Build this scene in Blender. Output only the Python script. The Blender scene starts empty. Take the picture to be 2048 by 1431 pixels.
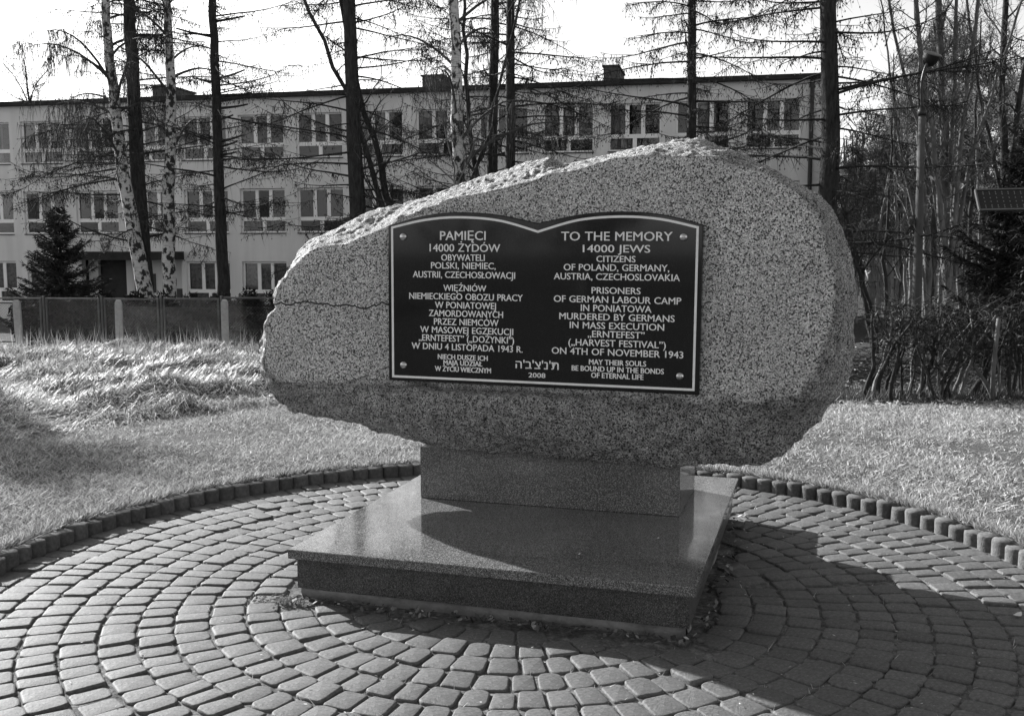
import bpy, bmesh, math, random
import numpy as np
from mathutils import Vector, Matrix, noise

# ------------------------------------------------------------------ camera, sky, sun, exposure
scene = bpy.context.scene
COL = scene.collection
F_PX, PITCH, ROLL, EYE = 2051.13, 6.1946, -0.1054, 1.6
cam_d = bpy.data.cameras.new('camera'); cam = bpy.data.objects.new('camera', cam_d); COL.objects.link(cam)
cam_d.sensor_width = 36.0; cam_d.lens = F_PX / 2048 * 36.0; cam_d.clip_start = 0.05; cam_d.clip_end = 3000
cam.matrix_world = Matrix.Translation((0, 0, EYE)) @ Matrix.Rotation(math.radians(90 - PITCH), 4, 'X') @ Matrix.Rotation(math.radians(ROLL), 4, 'Z')
scene.camera = cam

SUN_EL = 23.7
SUN_TO = Vector((-0.713, 0.701, 0)).normalized()            # horizontal direction towards the sun
world = bpy.data.worlds.new('World'); scene.world = world; world.use_nodes = True
wn = world.node_tree; wn.nodes.clear()
sky = wn.nodes.new('ShaderNodeTexSky'); sky.sky_type = 'NISHITA'; sky.sun_disc = False
sky.sun_elevation = math.radians(SUN_EL); sky.sun_rotation = math.atan2(SUN_TO.x, SUN_TO.y)
sky.air_density = 1.0; sky.dust_density = 1.0; sky.ozone_density = 1.0
bw = wn.nodes.new('ShaderNodeRGBToBW'); bg = wn.nodes.new('ShaderNodeBackground'); wo = wn.nodes.new('ShaderNodeOutputWorld')
bg.inputs['Strength'].default_value = 0.10
wn.links.new(sky.outputs[0], bw.inputs[0]); wn.links.new(bw.outputs[0], bg.inputs['Color']); wn.links.new(bg.outputs[0], wo.inputs['Surface'])

sun_d = bpy.data.lights.new('sun', 'SUN'); sun_d.energy = 5.0; sun_d.angle = math.radians(0.5); sun_d.color = (1, 1, 1)
sun = bpy.data.objects.new('sun', sun_d); COL.objects.link(sun)
_ce = math.cos(math.radians(SUN_EL))
ldir = Vector((-SUN_TO.x * _ce, -SUN_TO.y * _ce, -math.sin(math.radians(SUN_EL))))
sun.rotation_euler = ldir.to_track_quat('-Z', 'Y').to_euler(); sun.location = (-20, 20, 30)
vs = scene.view_settings
vs.view_transform = 'Standard'; vs.look = 'None'; vs.exposure = 1.32; vs.gamma = 1.0; vs.use_curve_mapping = False

# ------------------------------------------------------------------ helpers
def ray(px, py):
    r = math.radians(ROLL); u0 = px - 1024; v0 = py - 715.5
    u = u0 * math.cos(r) + v0 * math.sin(r); v = -u0 * math.sin(r) + v0 * math.cos(r)
    a = math.radians(PITCH); y = -v / F_PX
    return np.array([u / F_PX, math.cos(a) + y * math.sin(a), y * math.cos(a) - math.sin(a)])
def at(px, py, Y):
    """the point seen at a photograph position, Y metres in front of the camera"""
    r = ray(px, py); return np.array([0, 0, EYE]) + r * (Y / r[1])

CX, CY, CR = 0.017, 4.66, 2.56                              # centre and radius of the paved circle
def smooth(a, b, x):
    t = np.clip((x - a) / (b - a), 0, 1); return t * t * (3 - 2 * t)
def longmask(x, y):
    d = (x + 4.2) * -0.894 + (y - 8.5) * 0.447
    return smooth(-0.15, 0.6, d) * smooth(3.2, 1.6, x) * smooth(27.5, 24, y)
def gz0(x, y):
    x = np.asarray(x, float); y = np.asarray(y, float)
    z = -np.clip(y - 7.0, 0, None) * 0.0575 * smooth(6.0, 9.0, y)
    z = np.where(y > 25, -1.035 - (y - 25) * 0.05, z)
    z = np.maximum(z, -1.9)
    return z + 0.060
def tussock(x, y):
    v = 0
    for (fx, fy, p, a) in ((1.9, 2.3, .3, .4), (3.1, -2.1, 1.7, .35), (-4.3, 3.7, 4.1, .25), (5.9, 5.1, 2.2, .18), (0.9, -1.3, 5., .35)):
        v = v + a * np.sin(fx * x + fy * y * 0.8 + p + 0.8 * np.sin(1.7 * x - y))
    return v
def gz(x, y):
    x = np.asarray(x, float); y = np.asarray(y, float)
    return gz0(x, y) + longmask(x, y) * (0.12 + 0.19 * tussock(x, y))

def tag(o, label=None, cat=None, group=None, kind=None):
    if label: o['label'] = label
    if cat: o['category'] = cat
    if group: o['group'] = group
    if kind: o['kind'] = kind
    return o
def empty(name, loc=(0, 0, 0), rotz=0.0, label=None, cat=None, group=None):
    o = bpy.data.objects.new(name, None); COL.objects.link(o); o.empty_display_size = 0.2
    o.location = loc; o.rotation_euler = (0, 0, rotz); return tag(o, label, cat, group)

class MB:
    def __init__(s): s.v = []; s.q = []; s.t = []; s.n = 0
    def add(s, v, quads=None, tris=None):
        v = np.asarray(v, float).reshape(-1, 3)
        if quads is not None and len(quads): s.q.append(np.asarray(quads, int).reshape(-1, 4) + s.n)
        if tris is not None and len(tris): s.t.append(np.asarray(tris, int).reshape(-1, 3) + s.n)
        s.v.append(v); s.n += len(v); return s
    def box(s, x0, x1, y0, y1, z0, z1):
        v = [(x, y, z) for z in (z0, z1) for y in (y0, y1) for x in (x0, x1)]
        return s.add(v, [(0, 2, 3, 1), (4, 5, 7, 6), (0, 1, 5, 4), (2, 6, 7, 3), (0, 4, 6, 2), (1, 3, 7, 5)])
    def tube(s, pts, rad, sides=6, cap=False):
        P = np.asarray(pts, float); n = len(P); rad = np.broadcast_to(np.asarray(rad, float), (n,))
        T = np.gradient(P, axis=0); T /= np.linalg.norm(T, axis=1)[:, None] + 1e-9
        ref = np.array([0, 0, 1.]) if abs(T[:, 2]).mean() < 0.8 else np.array([1., 0, 0])
        U = np.cross(T, ref); U /= np.linalg.norm(U, axis=1)[:, None] + 1e-9; V = np.cross(T, U)
        a = np.arange(sides) * 2 * np.pi / sides
        R = P[:, None, :] + rad[:, None, None] * (np.cos(a)[None, :, None] * U[:, None, :] + np.sin(a)[None, :, None] * V[:, None, :])
        i = np.arange(n - 1)[:, None] * sides; j = np.arange(sides)[None, :]; j2 = (j + 1) % sides
        q = np.stack([i + j, i + j2, i + sides + j2, i + sides + j], -1).reshape(-1, 4)
        t = None
        vv = R.reshape(-1, 3)
        if cap:
            vv = np.vstack([vv, P[0], P[-1]]); b = n * sides
            t = [(b, (k + 1) % sides, k) for k in range(sides)] + [(b + 1, (n - 1) * sides + k, (n - 1) * sides + (k + 1) % sides) for k in range(sides)]
        return s.add(vv, q, t)
    def ribbons(s, base, tip, w, side=None, rng=None):
        """thin pointed triangles from base to tip (arrays)"""
        base = np.asarray(base, float); tip = np.asarray(tip, float); n = len(base)
        if n == 0: return s
        d = tip - base
        if side is None:
            side = rng.normal(size=(n, 3))
        sd = np.cross(d, side); sd /= np.linalg.norm(sd, axis=1)[:, None] + 1e-9
        w = np.broadcast_to(np.asarray(w, float), (n,))[:, None]
        v = np.stack([base - sd * w, base + sd * w, tip], 1).reshape(-1, 3)
        return s.add(v, None, np.arange(3 * n).reshape(-1, 3))
    def diamonds(s, c, r, h):
        c = np.asarray(c, float); n = len(c)
        if n == 0: return s
        o = np.array([(r, 0, 0), (-r / 2, r * .87, 0), (-r / 2, -r * .87, 0), (0, 0, h), (0, 0, -h)])
        v = (c[:, None, :] + o[None]).reshape(-1, 3)
        f = np.array([(0, 1, 3), (1, 2, 3), (2, 0, 3), (1, 0, 4), (2, 1, 4), (0, 2, 4)])
        return s.add(v, None, (f[None] + 5 * np.arange(n)[:, None, None]).reshape(-1, 3))
    def mesh(s, name, smooth_=False):
        me = bpy.data.meshes.new(name)
        v = np.concatenate(s.v) if s.v else np.zeros((0, 3))
        q = np.concatenate(s.q) if s.q else np.zeros((0, 4), int); t = np.concatenate(s.t) if s.t else np.zeros((0, 3), int)
        nl = q.size + t.size
        me.vertices.add(len(v)); me.vertices.foreach_set('co', v.astype(np.float32).ravel())
        me.loops.add(nl); me.loops.foreach_set('vertex_index', np.concatenate([q.ravel(), t.ravel()]).astype(np.int32))
        me.polygons.add(len(q) + len(t))
        st = np.concatenate([np.arange(len(q)) * 4, q.size + np.arange(len(t)) * 3]).astype(np.int32)
        me.polygons.foreach_set('loop_start', st)
        me.update(calc_edges=True); me.validate()
        me.polygons.foreach_set('use_smooth', np.full(len(me.polygons), smooth_)); me.update()
        return me
    def build(s, name, material, parent=None, smooth_=False, kind=None):
        return link(name, s.mesh(name, smooth_), material, parent, kind)
def link(name, me, material=None, parent=None, kind=None):
    if material is not None and not me.materials: me.materials.append(material)
    o = bpy.data.objects.new(name, me); COL.objects.link(o)
    if parent is not None: o.parent = parent
    if kind: o['kind'] = kind
    return o
def bevelled_box(name, x0, x1, y0, y1, z0, z1, bev, material, parent=None, seg=2):
    bm = bmesh.new(); bmesh.ops.create_cube(bm, size=1)
    for v in bm.verts:
        v.co = Vector(((x0 + x1) / 2 + v.co.x * (x1 - x0), (y0 + y1) / 2 + v.co.y * (y1 - y0), (z0 + z1) / 2 + v.co.z * (z1 - z0)))
    bmesh.ops.bevel(bm, geom=list(bm.edges), offset=bev, segments=seg, profile=0.6, affect='EDGES')
    me = bpy.data.meshes.new(name); bm.to_mesh(me); bm.free()
    return link(name, me, material, parent)

# ------------------------------------------------------------------ materials (the photograph is monochrome: neutral greys only)
def g3(v): return (v, v, v, 1)
class M:
    """small node-tree helper"""
    def __init__(s, name, rough=0.8, spec=0.4):
        s.m = bpy.data.materials.new(name); s.m.use_nodes = True; s.nt = s.m.node_tree
        s.b = s.nt.nodes['Principled BSDF']; s.b.inputs['Roughness'].default_value = rough; s.b.inputs['Specular IOR Level'].default_value = spec
        s.tc = s.nt.nodes.new('ShaderNodeTexCoord')
    def node(s, t, **k):
        n = s.nt.nodes.new(t)
        for a, b in k.items(): setattr(n, a, b)
        return n
    def link(s, a, b): s.nt.links.new(a, b)
    def noise(s, scale, detail=4, rough=0.55, coord='Object', stretch=None):
        n = s.node('ShaderNodeTexNoise'); n.inputs['Scale'].default_value = scale; n.inputs['Detail'].default_value = detail; n.inputs['Roughness'].default_value = rough
        src = s.tc.outputs[coord]
        if stretch:
            mp = s.node('ShaderNodeMapping'); mp.inputs['Scale'].default_value = stretch; s.link(src, mp.inputs[0]); src = mp.outputs[0]
        s.link(src, n.inputs['Vector']); return n.outputs['Fac']
    def cells(s, scale, coord='Object'):
        n = s.node('ShaderNodeTexVoronoi'); n.inputs['Scale'].default_value = scale; s.link(s.tc.outputs[coord], n.inputs['Vector'])
        b = s.node('ShaderNodeRGBToBW'); s.link(n.outputs['Color'], b.inputs[0]); return b.outputs[0]
    def ramp(s, src, stops, const=False):
        r = s.node('ShaderNodeValToRGB'); cr = r.color_ramp
        if const: cr.interpolation = 'CONSTANT'
        while len(cr.elements) < len(stops): cr.elements.new(0.5)
        for e, (p, v) in zip(cr.elements, stops): e.position = p; e.color = g3(v)
        s.link(src, r.inputs[0]); return r.outputs[0]
    def mix(s, fac, a, b, mode='MIX'):
        n = s.node('ShaderNodeMix', data_type='RGBA', blend_type=mode)
        for idx, val in ((0, fac), (6, a), (7, b)):
            if isinstance(val, (int, float)): n.inputs[idx].default_value = val if idx == 0 else g3(val)
            else: s.link(val, n.inputs[idx])
        return n.outputs[2]
    def col(s, src):
        if isinstance(src, (int, float)): s.b.inputs['Base Color'].default_value = g3(src)
        else: s.link(src, s.b.inputs['Base Color'])
        return s
    def bump(s, src, strength=0.5, dist=0.01):
        n = s.node('ShaderNodeBump'); n.inputs['Distance'].default_value = dist
        if isinstance(strength, (int, float)): n.inputs['Strength'].default_value = strength
        else: s.link(strength, n.inputs['Strength'])
        s.link(src, n.inputs['Height']); s.link(n.outputs[0], s.b.inputs['Normal']); return s
def plain(name, v, var=0.25, scale=6, rough=0.8, spec=0.3, bump=0.0, bscale=60, metallic=0):
    k = M(name, rough, spec); k.col(k.ramp(k.noise(scale), [(0.3, v * (1 - var)), (0.7, v * (1 + var))]))
    k.b.inputs['Metallic'].default_value = metallic
    if bump: k.bump(k.noise(bscale, 3), bump, 0.01)
    return k.m
def island(name, stops, rough=0.7, spec=0.2, trans=0.0):
    """per-blade / per-leaf random tone"""
    k = M(name, rough, spec); g = k.node('ShaderNodeNewGeometry')
    k.col(k.ramp(g.outputs['Random Per Island'], stops))
    if trans:
        tr = k.node('ShaderNodeBsdfTranslucent'); mx = k.node('ShaderNodeMixShader'); mx.inputs[0].default_value = trans
        c = k.b.inputs['Base Color'].links[0].from_socket; k.link(c, tr.inputs['Color'])
        out = k.nt.nodes['Material Output']; k.link(k.b.outputs[0], mx.inputs[1]); k.link(tr.outputs[0], mx.inputs[2]); k.link(mx.outputs[0], out.inputs['Surface'])
    return k.m
MAT = {}
def build_materials():
    # boulder: coarse grey granite; the attribute 'rough' marks the broken surfaces
    k = M('boulder_granite', 0.75, 0.35)
    sp = k.ramp(k.cells(155), [(0.0, .05), (0.27, .08), (0.37, .42), (0.62, .55), (0.75, .72), (1, .8)])
    sp2 = k.ramp(k.cells(270), [(0.2, .45), (0.5, 1.0), (0.8, 1.15)])
    big = k.ramp(k.noise(2.2, 5), [(0.3, .86), (0.7, 1.12)])
    c = k.mix(1.0, k.mix(1.0, sp, sp2, 'MULTIPLY'), big, 'MULTIPLY')
    # hairline crack running from the left edge of the dressed face to the plaque
    sx = k.node('ShaderNodeSeparateXYZ'); k.link(k.tc.outputs['Object'], sx.inputs[0])
    def math_(op, a, b=None):
        n = k.node('ShaderNodeMath', operation=op)
        for i, v in enumerate((a, b)):
            if v is None: continue
            if isinstance(v, (int, float)): n.inputs[i].default_value = v
            else: k.link(v, n.inputs[i])
        return n.outputs[0]
    wob = k.noise(5.5, 4, 0.6, stretch=(1, 0.01, 0.01))
    dz = math_('ABSOLUTE', math_('SUBTRACT', sx.outputs[2], math_('ADD', math_('MULTIPLY', wob, 0.13), 0.715)))
    inx = math_('MULTIPLY', math_('LESS_THAN', sx.outputs[0], -0.80), math_('LESS_THAN', sx.outputs[1], 0.1))
    cr = math_('MULTIPLY', math_('LESS_THAN', dz, 0.0045), inx)
    c = k.mix(cr, c, 0.03)
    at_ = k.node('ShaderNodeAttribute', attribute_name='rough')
    rough_shade = k.ramp(k.noise(14, 5, .7), [(0.35, .48), (0.5, .78), (0.7, 1.1)])  # mottled darkening of the broken stone, painting in shade of rim and belly
    c = k.mix(at_.outputs['Fac'], c, k.mix(1.0, c, rough_shade, 'MULTIPLY'))
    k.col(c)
    h = k.mix(0.5, k.noise(45, 5, 0.65), k.noise(130, 3, 0.6))
    st = math_('ADD', math_('MULTIPLY', at_.outputs['Fac'], 0.75), 0.18)
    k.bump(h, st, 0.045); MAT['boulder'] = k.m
    # polished dark granite of slab and plinth
    k = M('polished_granite', 0.07, 0.8)
    sp = k.ramp(k.cells(300), [(0.0, .03), (0.35, .055), (0.5, .11), (0.7, .18), (0.85, .32), (1, .4)])
    k.col(k.mix(1.0, sp, k.ramp(k.noise(3, 4), [(0.3, .85), (0.7, 1.1)]), 'MULTIPLY'))
    rr = k.ramp(k.noise(9, 4), [(0.35, .05), (0.75, .13)]); k.link(rr, k.b.inputs['Roughness']); MAT['slab'] = k.m
    k = M('honed_granite', 0.38, 0.4)
    sp = k.ramp(k.cells(290), [(0.0, .015), (0.35, .03), (0.5, .06), (0.7, .09), (0.85, .15), (1, .2)])  # darkened tones put the overhanging slab's shadow into the base course colour
    k.col(k.mix(1.0, sp, k.ramp(k.noise(5, 5), [(0.3, .75), (0.7, 1.15)]), 'MULTIPLY')); k.bump(k.noise(200, 2), 0.08, 0.004); MAT['base'] = k.m
    k = M('black_polished_granite', 0.06, 0.5); k.col(k.ramp(k.cells(300), [(0, .006), (0.7, .010), (1, .022)])); MAT['plaque'] = k.m
    MAT['letter'] = plain('engraved_white', .9, .08, 30, .6)
    MAT['screw'] = plain('brushed_steel', .55, .2, 40, .28, .5, metallic=1)
    MAT['footing'] = plain('footing_concrete', .2, .3, 12, .95, .2, .5, 70)
    # pavers
    k = M('tumbled_concrete', 0.7, 0.36)
    oi = k.node('ShaderNodeNewGeometry'); ob = k.node('ShaderNodeObjectInfo')
    tone = k.mix(0.5, k.ramp(oi.outputs['Random Per Island'], [(0, .6), (.5, 1.0), (1, 1.3)]), k.ramp(ob.outputs['Random'], [(0, .62), (.3, .92), (.8, 1.1), (1, 1.3)]))
    c = k.ramp(k.noise(55, 5, 0.65, 'Generated' if False else 'Object'), [(0.25, .060), (0.5, .098), (0.8, .15)])
    sp = k.ramp(k.cells(160), [(0, .7), (.6, 1), (.92, 1.1), (.97, 1.7)])
    k.col(k.mix(1, k.mix(1, c, tone, 'MULTIPLY'), sp, 'MULTIPLY')); k.bump(k.mix(.5, k.noise(60, 4), k.noise(220, 3)), 0.55, 0.008); MAT['paver'] = k.m
    k = M('joint_sand', 0.95, 0.1); k.col(k.ramp(k.noise(28, 6, .7), [(0.3, .04), (0.5, .11), (0.72, .26)])); k.bump(k.noise(90, 4), .6, .01); MAT['sand'] = k.m
    k = M('kerb_concrete', 0.92, 0.2); k.col(k.mix(1, k.ramp(k.noise(45, 5, .7), [(0.25, .055), (0.5, .105), (0.8, .17)]), k.ramp(k.node('ShaderNodeObjectInfo').outputs['Random'], [(0, .75), (1, 1.15)]), 'MULTIPLY')); k.bump(k.noise(120, 4), .5, .01); MAT['kerb'] = k.m
    # ground
    k = M('soil_and_thatch', 0.95, 0.1)
    lit = k.node('ShaderNodeAttribute', attribute_name='litter')
    a = k.ramp(k.noise(7, 6, .7), [(0.3, .04), (0.5, .09), (0.72, .18)]); b = k.ramp(k.noise(9, 6, .7), [(0.3, .025), (0.55, .06), (0.8, .16)])
    k.col(k.mix(lit.outputs['Fac'], a, b)); k.bump(k.noise(30, 6, .7), .8, .05); MAT['ground'] = k.m
    MAT['lawn'] = island('lawn_blades', [(0, .10), (.3, .27), (.65, .52), (1, .75)], .6, .25, .15)
    MAT['straw'] = island('dry_grass_blades', [(0, .06), (.3, .24), (.7, .47), (1, .68)], .55, .3, .18)
    MAT['green'] = island('weed_leaves', [(0, .03), (1, .12)], .5, .3, .2)
    MAT['leaf'] = island('fallen_leaf_tone', [(0, .03), (.5, .09), (.85, .22), (1, .5)], .7, .2)
    MAT['chips'] = island('pale_chips', [(0, .15), (1, .6)], .9, .1)
    # trees
    k = M('larch_bark', 0.95, 0.15); n = k.noise(16, 6, .7, stretch=(1, 1, .22)); k.col(k.ramp(n, [(0.3, .015), (0.6, .055), (0.85, .11)])); k.bump(n, .9, .06); MAT['bark'] = k.m
    MAT['twig'] = plain('larch_twig', .04, .4, 3, .9, .1)
    MAT['cone'] = plain('larch_cone', .05, .4, 3, .9, .1)
    k = M('birch_bark', 0.75, 0.25)
    n = k.noise(6.0, 4, .6, stretch=(1, 1, .75)); n2 = k.noise(9, 4, .6, stretch=(.6, .6, 4))
    k.col(k.mix(k.ramp(n, [(0.5, 0), (0.55, 1)]), k.ramp(n2, [(0.3, .2), (0.45, .5), (0.7, .62)]), .03)); k.bump(n, .5, .03); MAT['birch'] = k.m
    MAT['birchtwig'] = plain('birch_twig', .07, .4, 3, .85, .2)
    k = M('pale_bark', 0.9, 0.2); n = k.noise(8, 6, .7, stretch=(1, 1, .3)); k.col(k.ramp(n, [(0.3, .06), (0.55, .15), (0.8, .32)])); k.bump(n, .7, .04); MAT['palebark'] = k.m
    MAT['needle'] = island('spruce_needles', [(0, .018), (.6, .05), (1, .10)], .85, .08)
    MAT['pine'] = island('pine_needles', [(0, .04), (.5, .12), (1, .30)], .6, .3, .3)
    MAT['evergreen'] = island('evergreen_leaves', [(0, .008), (.75, .022), (1, .06)], .8, .1)
    MAT['hedgeleaf'] = island('hedge_leaves', [(0, .02), (.7, .06), (1, .12)], .7, .15, .1)
    # building
    k = M('painted_render', 0.9, 0.2); c = k.ramp(k.noise(.35, 6, .6), [(0.3, .68), (0.7, .77)]); st = k.ramp(k.noise(1.0, 5, .6, stretch=(1.6, 1.6, .12)), [(0.35, .9), (0.65, 1.03)])
    k.col(k.mix(1, c, st, 'MULTIPLY')); k.bump(k.noise(40, 3), .25, .01); MAT['wall'] = k.m
    MAT['roof'] = plain('roof_felt', .03, .3, 2, .9); MAT['chimney'] = plain('chimney_render', .09, .3, 3, .9, .2, .3, 20)
    MAT['frame'] = plain('white_window_plastic', .9, .05, 2, .45, .4); MAT['dark_metal'] = plain('dark_painted_metal', .03, .3, 10, .5, .4)
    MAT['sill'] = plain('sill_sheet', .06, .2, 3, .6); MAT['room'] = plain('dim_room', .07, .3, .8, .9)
    k = M('window_glass', .02, .5); out = k.nt.nodes['Material Output']
    fr = k.node('ShaderNodeFresnel'); fr.inputs['IOR'].default_value = 1.5
    tr = k.node('ShaderNodeBsdfTransparent'); tr.inputs['Color'].default_value = g3(.8); gl = k.node('ShaderNodeBsdfGlossy'); gl.inputs['Roughness'].default_value = .01; gl.inputs['Color'].default_value = g3(.9)
    mx = k.node('ShaderNodeMixShader'); k.link(fr.outputs[0], mx.inputs[0]); k.link(tr.outputs[0], mx.inputs[1]); k.link(gl.outputs[0], mx.inputs[2]); k.link(mx.outputs[0], out.inputs['Surface']); MAT['glass'] = k.m
    MAT['curtain'] = plain('net_curtain', .35, .15, 1.5, .9); k = M('patterned_curtain', .9, .1); k.col(k.ramp(k.cells(9), [(0, .14), (.5, .3), (1, .42)])); MAT['curtain2'] = k.m
    MAT['door'] = plain('dark_door', .03, .3, 3, .6); MAT['board'] = plain('notice_board', .06, .2, 3, .5)
    MAT['paint_light'] = plain('light_paint', .6, .1, 3, .6); MAT['red'] = plain('shield_field', .14, .1, 5, .5)
    # fences, lamp, panel
    MAT['concrete'] = plain('post_concrete', .36, .22, 9, .92, .2, .5, 60); MAT['wire'] = plain('galvanised_wire', .045, .3, 4, .6, .4); MAT['angle_iron'] = plain('weathered_iron', .10, .3, 6, .7, .4)
    MAT['polecon'] = plain('lamp_pole_concrete', .075, .2, 4, .85, .2, .3, 30); MAT['lamp'] = plain('lamp_enamel', .018, .3, 5, .45, .4); MAT['lamp_rim'] = plain('lamp_rim_metal', .14, .2, 5, .4, .5)
    MAT['cell'] = plain('solar_cell', .012, .2, 5, .15, .5); MAT['alu'] = plain('aluminium_edge', .16, .1, 5, .4, .5, metallic=.6)
build_materials()

# ------------------------------------------------------------------ ground
def build_ground():
    NA, radii = 480, [2.655, 2.7]
    while radii[-1] < 900: radii.append(radii[-1] + max(0.06, min(0.02 * radii[-1], 0.2) if radii[-1] < 24 else 0.05 * radii[-1]))
    r = np.array(radii); a = np.arange(NA) * 2 * np.pi / NA
    X = CX + r[:, None] * np.cos(a); Y = CY + r[:, None] * np.sin(a); Z = gz(X, Y)
    Z[0] -= 0.12
    i = np.arange(len(r) - 1)[:, None] * NA; j = np.arange(NA)[None]; j2 = (j + 1) % NA
    mb = MB(); mb.add(np.stack([X, Y, Z], -1), np.stack([i + j, i + NA + j, i + NA + j2, i + j2], -1))
    me = mb.mesh('ground', True)
    lit = (smooth(11.2, 12.6, Y) * smooth(2.2, 3.6, X) + smooth(26, 30, Y)).clip(0, 1).ravel()
    at_ = me.attributes.new('litter', 'FLOAT', 'POINT'); at_.data.foreach_set('value', lit.astype(np.float32))
    tag(link('ground', me, MAT['ground']), kind='structure')
build_ground()

# ------------------------------------------------------------------ paved circle with pavers
SO = np.array([-1.0276, 4.5663, 0.0]); YAW = math.radians(-17.0114)
EX = np.array([math.cos(YAW), math.sin(YAW), 0]); EY = np.array([-math.sin(YAW), math.cos(YAW), 0])
SW, SD, ZT, TH, INS = 1.853, 2.059, 0.2277, 0.0439, 0.03
def slab_local(x, y): q = np.array([x, y, 0]) - SO; return q @ EX, q @ EY
def build_paving():
    rng = np.random.default_rng(3)
    bed = MB(); NA = 96; a = np.arange(NA) * 2 * np.pi / NA
    v = [(CX, CY, -0.0145)] + [(CX + 2.62 * math.cos(t), CY + 2.62 * math.sin(t), -0.0145) for t in a]
    bed.add(v, None, [(0, 1 + k, 1 + (k + 1) % NA) for k in range(NA)])
    root = tag(bed.build('paved_circle', MAT['sand']), kind='structure')
    def paver_mesh(seed, L, W):
        rg = random.Random(seed); mb = MB(); out = []
        cr = 0.023 * rg.uniform(.7, 1.4)
        for (sx, sy) in ((1, 1), (-1, 1), (-1, -1), (1, -1)):
            cx, cy = sx * (L / 2 - cr), sy * (W / 2 * (1.06 if sx > 0 else .94) - cr)
            a0 = {(1, 1): 0, (-1, 1): 90, (-1, -1): 180, (1, -1): 270}[(sx, sy)]
            for k in range(4):
                t = math.radians(a0 + 30 * k); j = rg.uniform(-.0032, .0028)
                out.append((cx + (cr + j) * math.cos(t), cy + (cr + j) * math.sin(t)))
        out = np.array(out); n = len(out); V = []
        for (s, z) in ((1.0, -.05), (1.0, -.010), (.982, -.0042), (.94, -.0010), (.86, 0.0)):
            V += [(x * s, y * s, z + (rg.uniform(-.0007, .0007) if z > -.008 else 0)) for x, y in out]
        V.append((0, 0, 0.0))
        q = [(r * n + k, r * n + (k + 1) % n, (r + 1) * n + (k + 1) % n, (r + 1) * n + k) for r in range(4) for k in range(n)]
        t = [(4 * n + k, 4 * n + (k + 1) % n, 5 * n) for k in range(n)]
        mb.add(V, q, t); return mb
    kinds = [paver_mesh(s, .1425, w) for s, w in ((1, .112), (2, .098), (3, .118), (4, .090), (5, .108), (6, .104), (7, .126), (8, .100))]
    widths = [.112, .098, .118, .090, .108, .104, .126, .100]
    plist = []
    ring = 0.148; nr = 17
    for k in range(nr):
        r = 2.56 - 0.075 - k * ring
        if r < 0.1: break
        t = rng.uniform(0, .1); end = t + 2 * np.pi - 0.5 * .1 / r
        while t < end:
            w = int(rng.integers(0, 8)); dt = (widths[w] + 0.0075 + rng.uniform(-.001, .003)) / r
            tm = t + dt / 2; t += dt
            if t > end + .6 * dt: break
            rj = r + rng.normal(0, .0032); x, y = CX + rj * math.cos(tm), CY + rj * math.sin(tm)
            u, v = slab_local(x, y)
            if -0.035 < u < SW + 0.035 and -0.075 < v < SD + 0.035: continue
            plist.append((x, y, -0.004 + rng.normal(0, .0028), tm + rng.normal(0, .035), w, rng.normal(0, .018), rng.normal(0, .018)))
    def vis(p):
        u = F_PX * p[0] / (p[1] * .994 + .17); d = math.hypot(p[0], p[1])
        return (abs(u) < 1060 and p[1] > 2.9, -d)
    plist.sort(key=lambda p: (not vis(p)[0], -vis(p)[1]))
    meshes = [k.mesh('paver', True) for k in kinds]
    for m_ in meshes: m_.materials.append(MAT['paver'])
    for p in plist[:300]:
        o = bpy.data.objects.new('paver', meshes[p[4]]); COL.objects.link(o); o.parent = root
        o.location = p[:3]; o.rotation_euler = (p[5], p[6], p[3])
    rest = MB()
    for p in plist[300:]:
        R = np.array(Matrix.Rotation(p[3], 3, 'Z') @ Matrix.Rotation(p[5], 3, 'X'))
        k = kinds[p[4]]; v = np.concatenate(k.v) @ R.T + np.array(p[:3])
        rest.add(v, k.q[0], k.t[0])
    rest.build('pavers', MAT['paver'], root, True, 'stuff')
    # low kerb of round palisade stones
    kerb = tag(empty('palisade_kerb', (CX, CY, 0)), kind='structure')
    ms = []
    for s in range(4):
        rg = random.Random(40 + s); mb = MB(); n = 20; r0 = .059; V = []
        for (sc, z) in ((1, -.1), (1, .050), (.98, .059), (.94, .0632)):
            for k in range(n):
                t = 2 * math.pi * k / n; j = rg.uniform(-.0015, .0015)
                V.append(((r0 + j) * sc * math.cos(t), (r0 + j) * sc * math.sin(t), z + (rg.uniform(-.002, .002) if z > 0 else 0)))
        V.append((0, 0, .0645))
        mb.add(V, [(r * n + k, r * n + (k + 1) % n, (r + 1) * n + (k + 1) % n, (r + 1) * n + k) for r in range(3) for k in range(n)], [(3 * n + k, 3 * n + (k + 1) % n, 4 * n) for k in range(n)])
        m_ = mb.mesh('palisade_stone', True); m_.materials.append(MAT['kerb']); ms.append(m_)
    N = 152
    for k in range(N):
        t = 2 * math.pi * (k + .3) / N; o = bpy.data.objects.new('palisade_stone', ms[k % 4]); COL.objects.link(o); o.parent = kerb
        r = 2.615 + rng.normal(0, .003); o.location = (r * math.cos(t), r * math.sin(t), rng.normal(0, .005)); o.rotation_euler = (rng.normal(0, .02), rng.normal(0, .02), rng.uniform(0, 6))
build_paving()

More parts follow.
